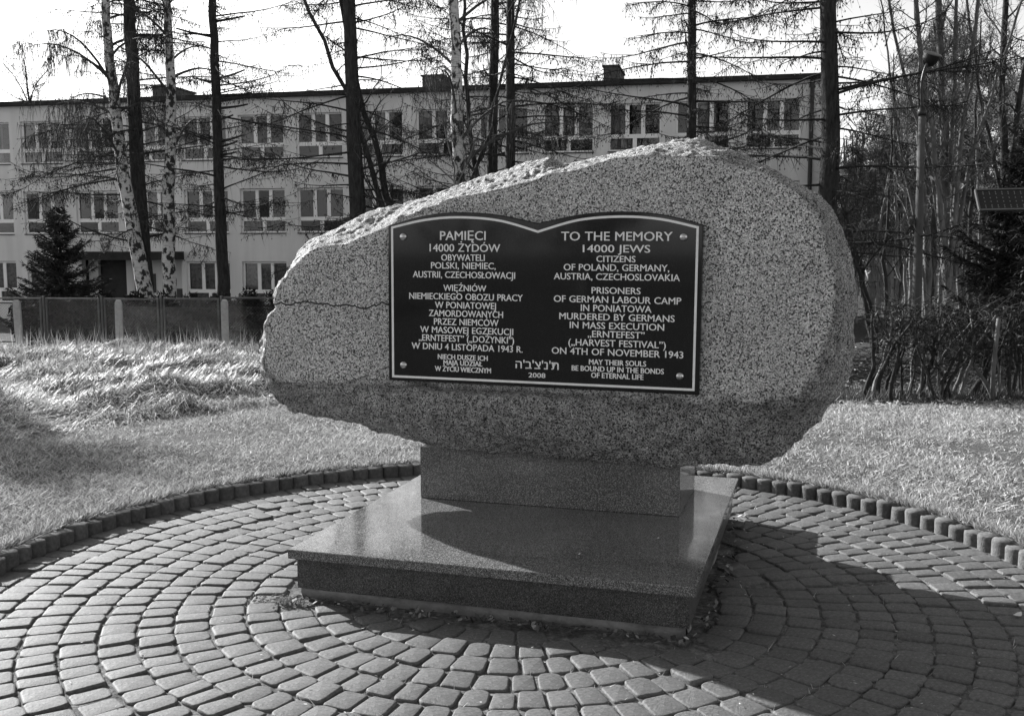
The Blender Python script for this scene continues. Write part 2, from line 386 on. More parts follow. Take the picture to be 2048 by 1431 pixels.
# ------------------------------------------------------------------ granite plinth
def build_plinth():
    root = empty('granite_plinth', tuple(SO), YAW, 'stepped plinth of polished dark granite under the memorial boulder', 'plinth')
    bevelled_box('slab', 0, SW, 0, SD, ZT - TH, ZT, .004, MAT['slab'], root)
    bevelled_box('base_course', INS, SW - INS, INS, SD - INS, 0.04, ZT - TH - .002, .003, MAT['base'], root)
    bevelled_box('plinth_block', .218, 1.637, 1.077, 1.70, ZT + .001, .5114, .003, MAT['slab'], root)
    # rough concrete footing showing below the base course
    rg = random.Random(5); mb = MB(); n = 60
    def edge(p0, p1, nx, ny):
        V = []
        for k in range(n + 1):
            t = k / n; x = p0[0] + (p1[0] - p0[0]) * t; y = p0[1] + (p1[1] - p0[1]) * t; j = rg.uniform(-.006, .006) + .008 * math.sin(11 * t + p0[0])
            V += [(x + nx * (.0 + j), y + ny * (.0 + j), .0395), (x + nx * (.004 + j), y + ny * (.004 + j), .014 + rg.uniform(-.005, .005) + .012 * math.sin(5 * t + 9 * p0[1])), (x - nx * .02, y - ny * .02, -.03)]
        q = [(3 * k + i, 3 * k + i + 1, 3 * k + i + 4, 3 * k + i + 3) for k in range(n) for i in (0, 1)]
        mb.add(V, q)
    a, b, c, d = .045, SW - .045, .04, SD - .045
    edge((a, c), (b, c), 0, -1); edge((b, c), (b, d), 1, 0); edge((b, d), (a, d), 0, 1); edge((a, d), (a, c), -1, 0)
    mb.build('footing', MAT['footing'], root, True)
build_plinth()

# ------------------------------------------------------------------ memorial boulder with plaque
FC = np.array([0.1381, 5.1822, 1.303]); FA = np.array([0.9562, -0.2927, -0.0071]); FB = np.array([0.0078, 0.0015, 1.0]); FN = np.array([-0.2927, -0.9562, 0.0038])
ZB = 0.80                                                  # the boulder's local z is measured from its underside
FRONT = [(-1.576,-0.143),(-1.585,-0.255),(-1.590,-0.339),(-1.566,-0.408),(-1.489,-0.452),(-1.213,-0.456),(-0.828,-0.431),(-0.348,-0.438),(0.057,-0.438),(0.443,-0.445),(0.819,-0.445),(1.010,-0.435),(1.275,-0.403),(1.337,-0.300),(1.395,-0.151),(1.425,0.052),(1.426,0.161),(1.378,0.292),(1.342,0.447),(1.253,0.544),(1.089,0.657),(0.924,0.692),(0.832,0.729),(0.733,0.731),(0.526,0.740),(0.351,0.727),(0.173,0.671),(0.035,0.654),(-0.053,0.618),(-0.253,0.578),(-0.494,0.540),(-0.647,0.479),(-0.765,0.430),(-0.917,0.365),(-1.092,0.307),(-1.232,0.293),(-1.338,0.249),(-1.415,0.175),(-1.478,0.093),(-1.527,-0.018)]
SIL = [(-1.571,-0.023,-0.09),(-1.588,-0.079,-0.09),(-1.641,-0.193,-0.10),(-1.684,-0.294,-0.10),(-1.671,-0.423,-0.11),(-1.601,-0.550,-0.12),(-1.512,-0.639,-0.13),(-1.312,-0.675,-0.14),(-1.063,-0.689,-0.13),(-0.881,-0.733,-0.13),(-0.702,-0.766,-0.13),(-0.584,-0.783,-0.12),(-0.240,-0.794,-0.11),(0.118,-0.798,-0.10),(0.381,-0.816,-0.11),(0.561,-0.815,-0.11),(0.737,-0.796,-0.12),(0.922,-0.774,-0.12),(1.102,-0.784,-0.16),(1.195,-0.739,-0.19),(1.287,-0.654,-0.24),(1.379,-0.556,-0.29),(1.468,-0.406,-0.33),(1.513,-0.319,-0.35),(1.535,-0.157,-0.37),(1.538,0.017,-0.38),(1.505,0.190,-0.39),(1.464,0.338,-0.39),(1.400,0.486,-0.40),(1.338,0.536,-0.40),(1.239,0.599,-0.41),(1.140,0.675,-0.41),(0.989,0.765,-0.42),(0.913,0.792,-0.42),(0.837,0.814,-0.42),(0.735,0.846,-0.42),(0.607,0.842,-0.41),(0.452,0.819,-0.41),(0.320,0.796,-0.41),(0.214,0.775,-0.41),(0.106,0.743,-0.40),(0.025,0.731,-0.40),(-0.057,0.764,-0.40),(-0.165,0.746,-0.38),(-0.328,0.694,-0.36),(-0.465,0.668,-0.35),(-0.603,0.607,-0.33),(-0.767,0.561,-0.30),(-0.933,0.520,-0.27),(-1.100,0.459,-0.24),(-1.211,0.409,-0.22),(-1.323,0.354,-0.19),(-1.405,0.312,-0.17),(-1.456,0.256,-0.15),(-1.503,0.159,-0.12),(-1.551,0.061,-0.10)]
PLAQUE_TOP = [(-.813, .401), (-.63, .449), (-.442, .468), (-.221, .456), (0, .413), (.221, .456), (.432, .468), (.629, .452), (.815, .404)]
WHITE_TOP = [(-.794, .395), (-.611, .434), (-.423, .448), (-.203, .431), (0, .376), (.203, .432), (.415, .449), (.611, .436), (.794, .396)]
TEXT = [('PAMIĘCI',-.398,.327,.246,.0445,0),('14000 ŻYDÓW',-.388,.268,.381,.0384,0),('OBYWATELI',-.397,.222,.235,.0320,0),('POLSKI, NIEMIEC,',-.396,.181,.350,.0320,0),
 ('AUSTRII, CZECHOSŁOWACJI',-.395,.134,.554,.0325,0),('WIĘŹNIÓW',-.387,.067,.232,.031,0),('NIEMIECKIEGO OBOZU PRACY',-.385,.022,.616,.0325,0),('W PONIATOWEJ',-.384,-.022,.331,.0325,0),
 ('ZAMORDOWANYCH',-.382,-.065,.403,.0325,0),('PRZEZ NIEMCÓW',-.380,-.108,.351,.0325,0),('W MASOWEJ EGZEKUCJI',-.379,-.151,.506,.0325,0),('„ERNTEFEST” („DOŻYNKI”)',-.381,-.194,.519,.0325,0),
 ('W DNIU 4 LISTOPADA 1943 R.',-.378,-.238,.605,.0325,0),('NIECH DUSZE ICH',-.398,-.287,.272,.0255,1),('MAJĄ UDZIAŁ',-.397,-.317,.212,.0255,1),('W ŻYCIU WIECZNYM',-.397,-.350,.306,.0255,1),
 ("ה'ב'צ'נ'ת",.001,-.318,.225,.0,2),('2008',.001,-.362,.088,.0235,0),
 ('TO THE MEMORY',.395,.327,.550,.0425,0),('14000 JEWS',.397,.270,.333,.0360,0),('CITIZENS',.396,.223,.193,.0300,0),('OF POLAND, GERMANY,',.396,.180,.523,.0318,0),
 ('AUSTRIA, CZECHOSLOVAKIA',.397,.135,.625,.0318,0),('PRISONERS',.399,.068,.243,.0310,0),('OF GERMAN LABOUR CAMP',.402,.023,.633,.0322,0),('IN PONIATOWA',.400,-.020,.351,.0322,0),
 ('MURDERED BY GERMANS',.402,-.063,.574,.0322,0),('IN MASS EXECUTION',.404,-.106,.470,.0322,0),('„ERNTEFEST”',.403,-.148,.283,.0322,0),('(„HARVEST FESTIVAL”)',.406,-.192,.486,.0322,0),
 ('ON 4TH OF NOVEMBER 1943',.406,-.237,.657,.0325,0),('MAY THEIR SOULS',.412,-.284,.285,.0255,1),('BE BOUND UP IN THE BONDS',.412,-.318,.460,.0255,1),('OF ETERNAL LIFE',.412,-.350,.261,.0255,1)]
def catmull(P, n=10, closed=False):
    P = [np.array(p, float) for p in P]; out = []; m = len(P)
    for i in range(m if closed else m - 1):
        p1, p2 = P[i], P[(i + 1) % m]
        p0 = P[(i - 1) % m] if (closed or i > 0) else p1; p3 = P[(i + 2) % m] if (closed or i + 2 < m) else p2
        for k in range(n):
            t = k / n; out.append(.5 * ((2 * p1) + (p2 - p0) * t + (2 * p0 - 5 * p1 + 4 * p2 - p3) * t * t + (3 * p1 - p0 - 3 * p2 + p3) * t ** 3))
    if not closed: out.append(P[-1])
    return out
def build_memorial():
    root = empty('memorial_boulder', label='huge grey granite boulder carrying the inscribed black plaque, set on the plinth', cat='boulder')
    Mx = Matrix.Identity(4)
    for i in range(3):
        Mx[i][0] = FA[i]; Mx[i][1] = -FN[i]; Mx[i][2] = FB[i]; Mx[i][3] = FC[i] - FB[i] * ZB
    root.matrix_world = Mx
    L = lambda a, b, c: (a, -c, b + ZB)
    # --- stone: rings from the centre of the dressed face, over its edge to the silhouette, round to the back
    ctr = np.array([-.05, -.02]); NT = 720
    th = np.linspace(-np.pi, np.pi, NT, endpoint=False)
    def by_angle(P):
        P = np.array(P); a = np.arctan2(P[:, 1] - ctr[1], P[:, 0] - ctr[0]); o = np.argsort(a); a = a[o]; P = P[o]
        ae = np.concatenate([a - 2 * np.pi, a, a + 2 * np.pi]); Pe = np.concatenate([P, P, P])
        r = np.hypot(Pe[:, 0] - ctr[0], Pe[:, 1] - ctr[1])
        # interpolate in cartesian so that straight runs stay straight
        X = np.interp(th, ae, Pe[:, 0]); Yv = np.interp(th, ae, Pe[:, 1])
        return X, Yv, (np.interp(th, ae, Pe[:, 2]) if P.shape[1] > 2 else None)
    fx, fy, _ = by_angle(FRONT); sx, sy, sc = by_angle(SIL)
    _dn = smooth(.1, .3, -np.sin(th))
    fy = fy + _dn * np.array([.026 * noise.noise(Vector((t * 7, 1, 2))) + .010 * noise.noise(Vector((t * 27, 5, 2))) for t in fx])
    rows = []; rough = []
    nf, nm, nb = 70, 46, 40
    for k in range(nf + 1):
        t = (k + .02) / (nf + .02)
        x = ctr[0] + (fx - ctr[0]) * t; y = ctr[1] + (fy - ctr[1]) * t
        c = np.full(NT, -.012) - .012 * smooth(.93, 1.0, np.full(NT, t))
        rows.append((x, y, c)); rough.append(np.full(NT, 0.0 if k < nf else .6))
    down = smooth(.1, .7, -np.sin(th)); right = smooth(.55, .95, np.cos(th)); left = smooth(.85, .98, -np.cos(th))
    for k in range(1, nm + 1):
        t = k / nm
        x = fx + (sx - fx) * t ** .9; y = fy + (sy - fy) * t ** .9
        cs = -.024 + (sc + .024) * (t ** (1.0 + .9 * down + .5 * right))
        cs = cs + down * (.075 * smooth(0, .07, np.full(NT, t)) * (1 - t ** 1.5) + .03 * np.sin(np.pi * t)) * (1 - .8 * smooth(.3, .75, np.cos(th)))
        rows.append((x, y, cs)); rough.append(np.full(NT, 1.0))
    for k in range(1, nb + 1):
        t = k / nb; s = math.cos(t * math.pi / 2) ** .8 if k < nb else 0.02
        depth = -.95 + .12 * np.cos(th * 2)
        flat = 1 - (1 - s) * 1.0
        x = ctr[0] + (sx - ctr[0]) * flat; y = ctr[1] + (sy - ctr[1]) * flat
        c = sc + (depth - sc) * math.sin(t * math.pi / 2)
        # flatter underside so that the stone sits on the plinth
        y = np.where((y < -.5), np.maximum(y, -.83), y)
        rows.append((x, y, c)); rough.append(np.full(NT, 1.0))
    P = np.stack([np.stack([x, -c, y + ZB], -1) for x, y, c in rows]); Rg = np.stack(rough)
    nr = P.shape[0]
    # relief: broken stone on top, sides and belly, nearly flat on the dressed face
    dn = np.zeros((nr, NT))
    for i in range(nr):
        for j in range(NT):
            p = Vector(P[i, j])
            if Rg[i, j] < .5:
                if i % 1 == 0: dn[i, j] = .0035 * noise.noise(p * 3.0) + .0012 * noise.noise(p * 17)
            else:
                v = .020 * noise.noise(p * 3.3) + .013 * noise.noise(p * 9) + .014 * (abs(noise.noise(p * 19)) - .25) + .0075 * noise.noise(p * 44)
                e = min(1.0, (i - nf) / 5.0)
                dn[i, j] = v * (.35 + .65 * e)
    T1 = np.roll(P, -1, 1) - np.roll(P, 1, 1); T0 = np.gradient(P, axis=0); N = np.cross(T0, T1); N /= np.linalg.norm(N, axis=2)[..., None] + 1e-9
    if N[nf // 2, 0, 1] > 0: N = -N
    N[nf - 1:nf + 1] = N[nf // 2].mean(0) / np.linalg.norm(N[nf // 2].mean(0))
    P = P + N * dn[..., None]
    # chipped notch on the left edge, above the crack
    notch = np.array([-1.55, .09, -.045 + ZB]); dd = np.linalg.norm((P - notch) * np.array([1, .6, 1.4]), axis=2)
    P[..., 0] += .045 * smooth(.06, .015, dd); P[..., 1] += .03 * smooth(.06, .02, dd)
    i = np.arange(nr - 1)[:, None] * NT; j = np.arange(NT)[None]; j2 = (j + 1) % NT
    V = np.vstack([P.reshape(-1, 3), P[0].mean(0), P[-1].mean(0)])
    q = np.stack([i + j, i + NT + j, i + NT + j2, i + j2], -1).reshape(-1, 4)
    n0 = nr * NT
    tr = [(n0, k, (k + 1) % NT) for k in range(NT)] + [(n0 + 1, (nr - 1) * NT + (k + 1) % NT, (nr - 1) * NT + k) for k in range(NT)]
    mb = MB(); mb.add(V, q, tr); me = mb.mesh('stone', True)
    bm = bmesh.new(); bm.from_mesh(me); bmesh.ops.recalc_face_normals(bm, faces=bm.faces); bm.to_mesh(me); bm.free()
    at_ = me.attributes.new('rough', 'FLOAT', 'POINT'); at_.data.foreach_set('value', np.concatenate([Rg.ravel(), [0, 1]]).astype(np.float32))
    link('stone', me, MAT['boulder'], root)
    # --- plaque in the outline of an open book
    def half_curve(pts): return catmull(pts[:5], 12)[:-1] + catmull(pts[4:], 12)
    top = half_curve(PLAQUE_TOP); out = [(x, y) for x, y in top] + [(.815, -.413), (-.813, -.411)]
    bm = bmesh.new(); f = bm.faces.new([bm.verts.new(L(x, y, -.02)) for x, y in out])
    ex = bmesh.ops.extrude_face_region(bm, geom=[f]); vs_ = [g for g in ex['geom'] if isinstance(g, bmesh.types.BMVert)]
    for v in vs_: v.co.y -= .055
    bmesh.ops.recalc_face_normals(bm, faces=bm.faces)
    fr = [e for e in bm.edges if all(v.co.y < -.03 for v in e.verts)]
    bmesh.ops.bevel(bm, geom=fr, offset=.006, segments=2, profile=.5, affect='EDGES')
    me = bpy.data.meshes.new('plaque'); bm.to_mesh(me); bm.free()
    pl = link('plaque', me, MAT['plaque'], root)
    CF = .035
    wt = [np.array(p) for p in half_curve(WHITE_TOP)]; loop = wt + [np.array((.793, -.3935)), np.array((-.793, -.3935))]
    c0 = np.array((0, -.02)); n = len(loop); inner = []
    for k in range(n):
        p0, p1, p2 = loop[k - 1], loop[k], loop[(k + 1) % n]; d1 = (p1 - p0) / np.linalg.norm(p1 - p0); d2 = (p2 - p1) / np.linalg.norm(p2 - p1)
        n1 = np.array((d1[1], -d1[0])); n2 = np.array((d2[1], -d2[0])); nn = (n1 + n2); nn /= max(.3, (nn @ n1))
        inner.append(p1 + nn * .0115)
    mb = MB(); V = []
    for z in (CF - .004, CF + .0012):
        V += [L(p[0], p[1], z) for p in loop] + [L(p[0], p[1], z) for p in inner]
    o2 = 2 * n
    qs = []
    for k in range(n):
        m_ = (k + 1) % n
        qs += [(o2 + k, o2 + m_, o2 + n + m_, o2 + n + k), (k, m_, o2 + m_, o2 + k), (n + m_, n + k, o2 + n + k, o2 + n + m_)]
    mb.add(V, qs); mb.build('border_line', MAT['letter'], pl)
    for (a, b) in ((-.725, .343), (.723, .345), (-.727, -.326), (.721, -.325)):
        mb = MB(); V = []; ns = 16
        for (r, c) in ((.0195, CF - .002), (.0195, CF + .004), (.016, CF + .009), (.009, CF + .0125)):
            V += [L(a + r * math.cos(2 * math.pi * k / ns), b + r * math.sin(2 * math.pi * k / ns), c) for k in range(ns)]
        V.append(L(a, b, CF + .0135))
        mb.add(V, [(r * ns + k, r * ns + (k + 1) % ns, (r + 1) * ns + (k + 1) % ns, (r + 1) * ns + k) for r in range(3) for k in range(ns)], [(3 * ns + k, 3 * ns + (k + 1) % ns, 4 * ns) for k in range(ns)])
        mb.build('screw_cap', MAT['screw'], pl, True)
    tmp = []
    cap = bpy.data.curves.new('cap', 'FONT'); cap.body = 'H'; co = bpy.data.objects.new('cap', cap); COL.objects.link(co); tmp.append(co)
    for (s, a, b, w, h, style) in TEXT:
        cu = bpy.data.curves.new('lettering', 'FONT'); cu.body = s; cu.size = 1; cu.resolution_u = 3; cu.extrude = .02
        cu.offset = 0.0
        if style == 0 and ' ' in s: cu.space_word = 1.1
        ob = bpy.data.objects.new('lettering_curve', cu); COL.objects.link(ob); tmp.append(ob)
    bpy.context.view_layer.update(); dg = bpy.context.evaluated_depsgraph_get()
    def to_me(ob): return bpy.data.meshes.new_from_object(ob.evaluated_get(dg))
    m0 = to_me(co); hy = max(v.co.y for v in m0.vertices)
    for (s, a, b, w, h, style), ob in zip(TEXT, tmp[1:]):
        me = to_me(ob); xs = [v.co.x for v in me.vertices]; ys = [v.co.y for v in me.vertices]
        x0, x1 = min(xs), max(xs); kx = w / (x1 - x0)
        if style == 2: ky = .044 / (max(ys) - min(ys)); y0 = min(ys)
        else: ky = h / hy; y0 = 0
        for v in me.vertices:
            x = a + (v.co.x - (x0 + x1) / 2) * kx; y = b + (v.co.y - y0) * ky; v.co = Vector(L(x, y, CF - .001 + (v.co.z + .02) / .04 * .0025))
        # carved strokes are a little broader than the face: three slightly shifted layers in one line
        bm = bmesh.new(); dx = .0011 if style == 1 else .0008
        for q, (ox, oz) in enumerate(((-dx, 0), (dx, 0), (0, dx * .6))):
            m2 = me.copy(); m2.transform(Matrix.Translation((ox, -.0004 * q, oz))); bm.from_mesh(m2); bpy.data.meshes.remove(m2)
        bm.to_mesh(me); bm.free()
        me.name = 'lettering'; me.materials.clear(); link('lettering', me, MAT['letter'], pl)
    for ob in tmp: bpy.data.objects.remove(ob)
build_memorial()

# ------------------------------------------------------------------ school building behind the trees
BYAW = math.radians(-12.018); BD = 44.68
def bpoint(s, n, z):
    return np.array([s * math.cos(BYAW) - n * math.sin(BYAW), BD + s * math.sin(BYAW) + n * math.cos(BYAW), z])
def build_school():
    root = empty('school_building', (0, BD, -1.9), BYAW, 'long three-storey rendered school with flat roof and white framed windows', 'building')
    Z = lambda z: z + 1.9
    S0, S1 = -32.3, 12.95; pitch = 2.805
    cols = [-29.5 + pitch * k for k in range(15)]          # left edge of each window opening
    cols = [c for c in cols if c > S0 + .5]
    cols = [-23.9 + pitch * k for k in range(-2, 13)]
    rows = [(5.55, 7.53), (2.23, 4.24), (-1.07, .94)]; WW = 2.2
    ENT = (-20.95, -15.72, 1.02)
    mb = MB(); D = .32
    zs = [8.25, 7.53, 5.55, 4.24, 2.23, .94, -1.07, -2.6]
    def band(z0, z1): mb.box(S0, S1, 0, D, Z(z0), Z(z1))
    band(7.53, 8.25); band(4.24, 5.55); 
    # spandrel above the entrance is kept whole, below it the wall opens
    mb.box(S0, S1, 0, D, Z(1.02), Z(2.23)); 
    mb.box(S0, ENT[0], 0, D, Z(.94), Z(1.02)); mb.box(ENT[1], S1, 0, D, Z(.94), Z(1.02))
    mb.box(S0, ENT[0], 0, D, Z(-2.6), Z(-1.07)); mb.box(ENT[1], S1, 0, D, Z(-2.6), Z(-1.07))
    for r, (z0, z1) in enumerate(rows):
        cs = [c for c in cols if not (r == 2 and ENT[0] - WW < c < ENT[1])]
        spans = [(c, c + WW) for c in cs] + ([(ENT[0], ENT[1])] if r == 2 else [])
        spans.sort(); x = S0
        for a, b in spans:
            if a > x: mb.box(x, a, 0, D, Z(z0), Z(z1))
            x = b
        mb.box(x, S1, 0, D, Z(z0), Z(z1))
    # end walls and back
    mb.box(S1 - .3, S1 - .001, D, 11, Z(-2.6), Z(8.249)); mb.box(S0 + .001, S0 + .3, D, 11, Z(-2.6), Z(8.249)); mb.box(S0 + .3, S1 - .3, 10.7, 10.999, Z(-2.6), Z(8.249))
    mb.build('wall', MAT['wall'], root)
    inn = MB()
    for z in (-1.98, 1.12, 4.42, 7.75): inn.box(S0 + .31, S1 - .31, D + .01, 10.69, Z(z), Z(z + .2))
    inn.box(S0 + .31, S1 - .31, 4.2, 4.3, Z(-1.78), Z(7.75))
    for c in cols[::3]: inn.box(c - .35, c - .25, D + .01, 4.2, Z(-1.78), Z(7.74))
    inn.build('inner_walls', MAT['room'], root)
    rf = MB(); rf.box(S0 - .3, S1 + .3, -.32, 11.3, Z(8.252), Z(8.44)); ro = rf.build('roof', MAT['roof'], root)
    for (a, w, h) in ((3.84, .62, .72), (-4.17, .9, .6), (-17.3, .8, .6)):
        ch = MB(); ch.box(a, a + w, .7, 3.2, Z(8.442), Z(8.44 + h)); ch.box(a - .06, a + w + .06, .64, 3.26, Z(8.44 + h + .001), Z(8.44 + h + .07)); ch.build('chimney', MAT['chimney'], ro)
    # windows: one frame mesh, pane meshes shared
    n0 = .15
    fm = MB(); f = .075
    H = 1.98; zt = .62                                       # transom above the low lights
    fm.box(0, WW, n0, n0 + .07, 0, f); fm.box(0, WW, n0, n0 + .07, H - f, H); fm.box(0, f, n0, n0 + .07, f, H - f); fm.box(WW - f, WW, n0, n0 + .07, f, H - f)
    fm.box(f, WW - f, n0 + .001, n0 + .069, zt - .085, zt + .085)
    m1, m2, ml = WW * .355, WW * .655, WW * .5
    for m_ in (m1, m2): fm.box(m_ - .085, m_ + .085, n0 + .002, n0 + .068, zt + .085, H - f)
    fm.box(ml - .085, ml + .085, n0 + .002, n0 + .068, f, zt - .085)
    fme = fm.mesh('window'); fme.materials.append(MAT['frame'])
    pr = [(f, m1 - .085, zt + .085, H - f), (m1 + .085, m2 - .085, zt + .085, H - f), (m2 + .085, WW - f, zt + .085, H - f), (f, ml - .085, f, zt - .085), (ml + .085, WW - f, f, zt - .085)]
    pms = []
    for (a, b, c, d) in pr:
        p = MB(); p.box(a - .01, b + .01, n0 + .03, n0 + .036, c - .01, d + .01); m_ = p.mesh('pane'); m_.materials.append(MAT['glass']); pms.append(m_)
    sm = MB(); sm.box(-.02, WW + .02, -.06, n0 + .02, -.045, -.003); sme = sm.mesh('sill'); sme.materials.append(MAT['sill'])
    rg = random.Random(8)
    def curtain(a, b, z0, z1, ph):
        p = MB(); n = int((b - a) / .045); V = []
        for k in range(n + 1):
            x = a + (b - a) * k / n; y = n0 + .17 + .03 * math.sin(k * 1.25 + ph); V += [(x, y, z0), (x, y, z1)]
        p.add(V, [(2 * k, 2 * k + 2, 2 * k + 3, 2 * k + 1) for k in range(n)]); return p
    cur = [curtain(.05, WW * .36, .1, H - .06, 0), curtain(WW * .30, WW * .72, .1, H - .06, 1), curtain(WW * .62, WW - .05, .1, H - .06, 2), curtain(.05, WW - .05, .1, H - .06, 3), curtain(.05, WW - .05, H * .62, H - .06, 4)]
    cms = [c.mesh('curtain', True) for c in cur]
    for m_ in cms: m_.materials.append(MAT['curtain'])
    pat = [c.mesh('curtain', True) for c in cur[3:4]]; pat[0].materials.append(MAT['curtain2'])
    for r, (z0, z1) in enumerate(rows):
        for c in cols:
            if r == 2 and ENT[0] - WW < c < ENT[1]: continue
            w = bpy.data.objects.new('window', fme); COL.objects.link(w); w.parent = root; w.location = (c, 0, Z(z0) + .015)
            for m_ in pms:
                p_ = link('pane', m_, None, w); p_.rotation_euler = (rg.gauss(0, .012), 0, rg.gauss(0, .006))
            link('sill', sme, None, w)
            if r == 2: link('curtain', pat[0], None, w)
            else:
                for q in range(5):
                    if rg.random() < ((.34, .26, .3, .14, .3) if r == 0 else (.07, .05, .07, .0, .08))[q]: link('curtain', cms[q], None, w); break
    # entrance: recess, canopy, door, boards, emblem
    rc = MB(); rc.box(-18.95, ENT[1], .55, .75, Z(-1.9), Z(1.0)); rc.box(ENT[0], -20.45, .55, .75, Z(-1.9), Z(1.0)); rc.box(ENT[0] + .001, ENT[1] - .001, D, .55, Z(1.002), Z(1.1)); rc.build('entrance_wall', MAT['wall'], root)
    dr = MB(); dr.box(-20.45, -18.95, .80, .86, Z(-1.9), Z(1.0)); do = dr.build('door', MAT['door'], root)
    hd = MB(); hd.box(-19.15, -19.1, .74, .79, Z(-.95), Z(-.65)); hd.build('handle', MAT['alu'], do)
    cp = MB(); cp.box(-21.15, -15.58, -1.5, -.002, Z(1.02), Z(1.40)); cp.build('canopy', MAT['roof'], root)
    nb = MB(); nb.box(-18.5, -17.4, .50, .548, Z(-.55), Z(.35)); no = nb.build('notice_board', MAT['board'], root)
    for k in range(4):
        q = MB(); q.box(-18.38, -17.55, .494, .4995, Z(.18 - k * .19), Z(.24 - k * .19)); q.build('printed_line', MAT['paint_light'], no)
    q = MB(); q.box(-16.42, -15.95, .50, .548, Z(-.95), Z(-.35)); q.build('wall_plate', MAT['sill'], root)
    # shield with a white eagle above the canopy
    def prism(pts, y0, y1, mat, name, parent):
        b_ = bmesh.new(); fv = [b_.verts.new((x, y0, z)) for x, z in pts]; fa = b_.faces.new(fv); ex = bmesh.ops.extrude_face_region(b_, geom=[fa])
        for v in ex['geom']:
            if isinstance(v, bmesh.types.BMVert): v.co.y = y1
        bmesh.ops.recalc_face_normals(b_, faces=b_.faces); me = bpy.data.meshes.new(name); b_.to_mesh(me); b_.free(); return link(name, me, mat, parent)
    sh = [(-.24, .3), (.24, .3), (.24, -.1), (.16, -.26), (0, -.36), (-.16, -.26), (-.24, -.1)]; ex_, ez = -19.61, Z(1.75)
    so = prism([(ex_ + x * 1.12, ez + z * 1.1) for x, z in sh], -.05, -.002, MAT['paint_light'], 'emblem', root)
    prism([(ex_ + x, ez + z) for x, z in sh], -.06, -.051, MAT['red'], 'shield_field', so)
    eg = [(0, .24), (.05, .2), (.04, .12), (.14, .22), (.2, .1), (.17, -.06), (.08, -.02), (.06, -.14), (.1, -.24), (0, -.28), (-.1, -.24), (-.06, -.14), (-.08, -.02), (-.17, -.06), (-.2, .1), (-.14, .22), (-.04, .12), (-.05, .2)]
    prism([(ex_ + x, ez + z) for x, z in eg], -.07, -.061, MAT['paint_light'], 'eagle', so)
    dp = MB(); dp.tube([(12.35, -.09, Z(8.25)), (12.35, -.09, Z(4.0)), (12.35, -.09, Z(-1.8))], .085, 8); dpo = dp.build('downpipe', MAT['dark_metal'], root, True)
    for z in (6.9, 3.6, .5):
        q = MB(); q.box(12.24, 12.46, -.18, -.002, Z(z), Z(z + .05)); q.build('bracket', MAT['dark_metal'], dpo)
build_school()

# ------------------------------------------------------------------ trees
def interp_poly(P, zs):
    P = np.asarray(P); return np.stack([np.interp(zs, P[:, 2], P[:, 0]), np.interp(zs, P[:, 2], P[:, 1]), zs], -1)
def trunk_line(pix, D, H, ground=True):
    P = [at(x, y, D) for x, y in pix]; P.sort(key=lambda p: p[2])
    b = P[0]; gzv = float(gz0(b[0], b[1])) - .1
    d = (P[1] - P[0]) / max(.2, P[1][2] - P[0][2])
    if b[2] > gzv: P.insert(0, b + d * (gzv - b[2]))
    t = P[-1]; d = (P[-1] - P[-2]) / max(.2, P[-1][2] - P[-2][2])
    d = d * .6; d[2] = 1.0
    if t[2] < H: P.append(t + d * (H - t[2]))
    return np.array(P)
def wiggle(line, n, rng, amp):
    zs = np.linspace(line[0, 2], line[-1, 2], n); Q = interp_poly(line, zs)
    Q[1:-1, :2] += rng.normal(0, amp, (n - 2, 2)); return Q
def curve_branch(p0, az, L, slope, sag, up, n, rng, jit=.02):
    t = np.linspace(0, 1, n); h = L * t; z = L * (slope * t - sag * t ** 2 + up * t ** 3)
    side = np.cumsum(rng.normal(0, jit * L / n * 2, n))
    return np.stack([p0[0] + h * math.cos(az) - side * math.sin(az), p0[1] + h * math.sin(az) + side * math.cos(az), p0[2] + z + np.cumsum(rng.normal(0, jit * L / n, n))], -1)
def sample(P, t):
    i = t * (len(P) - 1); k = np.clip(i.astype(int), 0, len(P) - 2); f = (i - k)[:, None]; return P[k] * (1 - f) + P[k + 1] * f
def tree_root(name, line, label, cat, group):
    b = line[0]; g = float(gz0(b[0], b[1])); return empty(name, (b[0], b[1], g), 0, label, cat, group)
def part(mb, name, mat, root, smooth_=False):
    me = mb.mesh(name, smooth_); me.transform(Matrix.Translation(-root.location)); return link(name, me, mat, root)

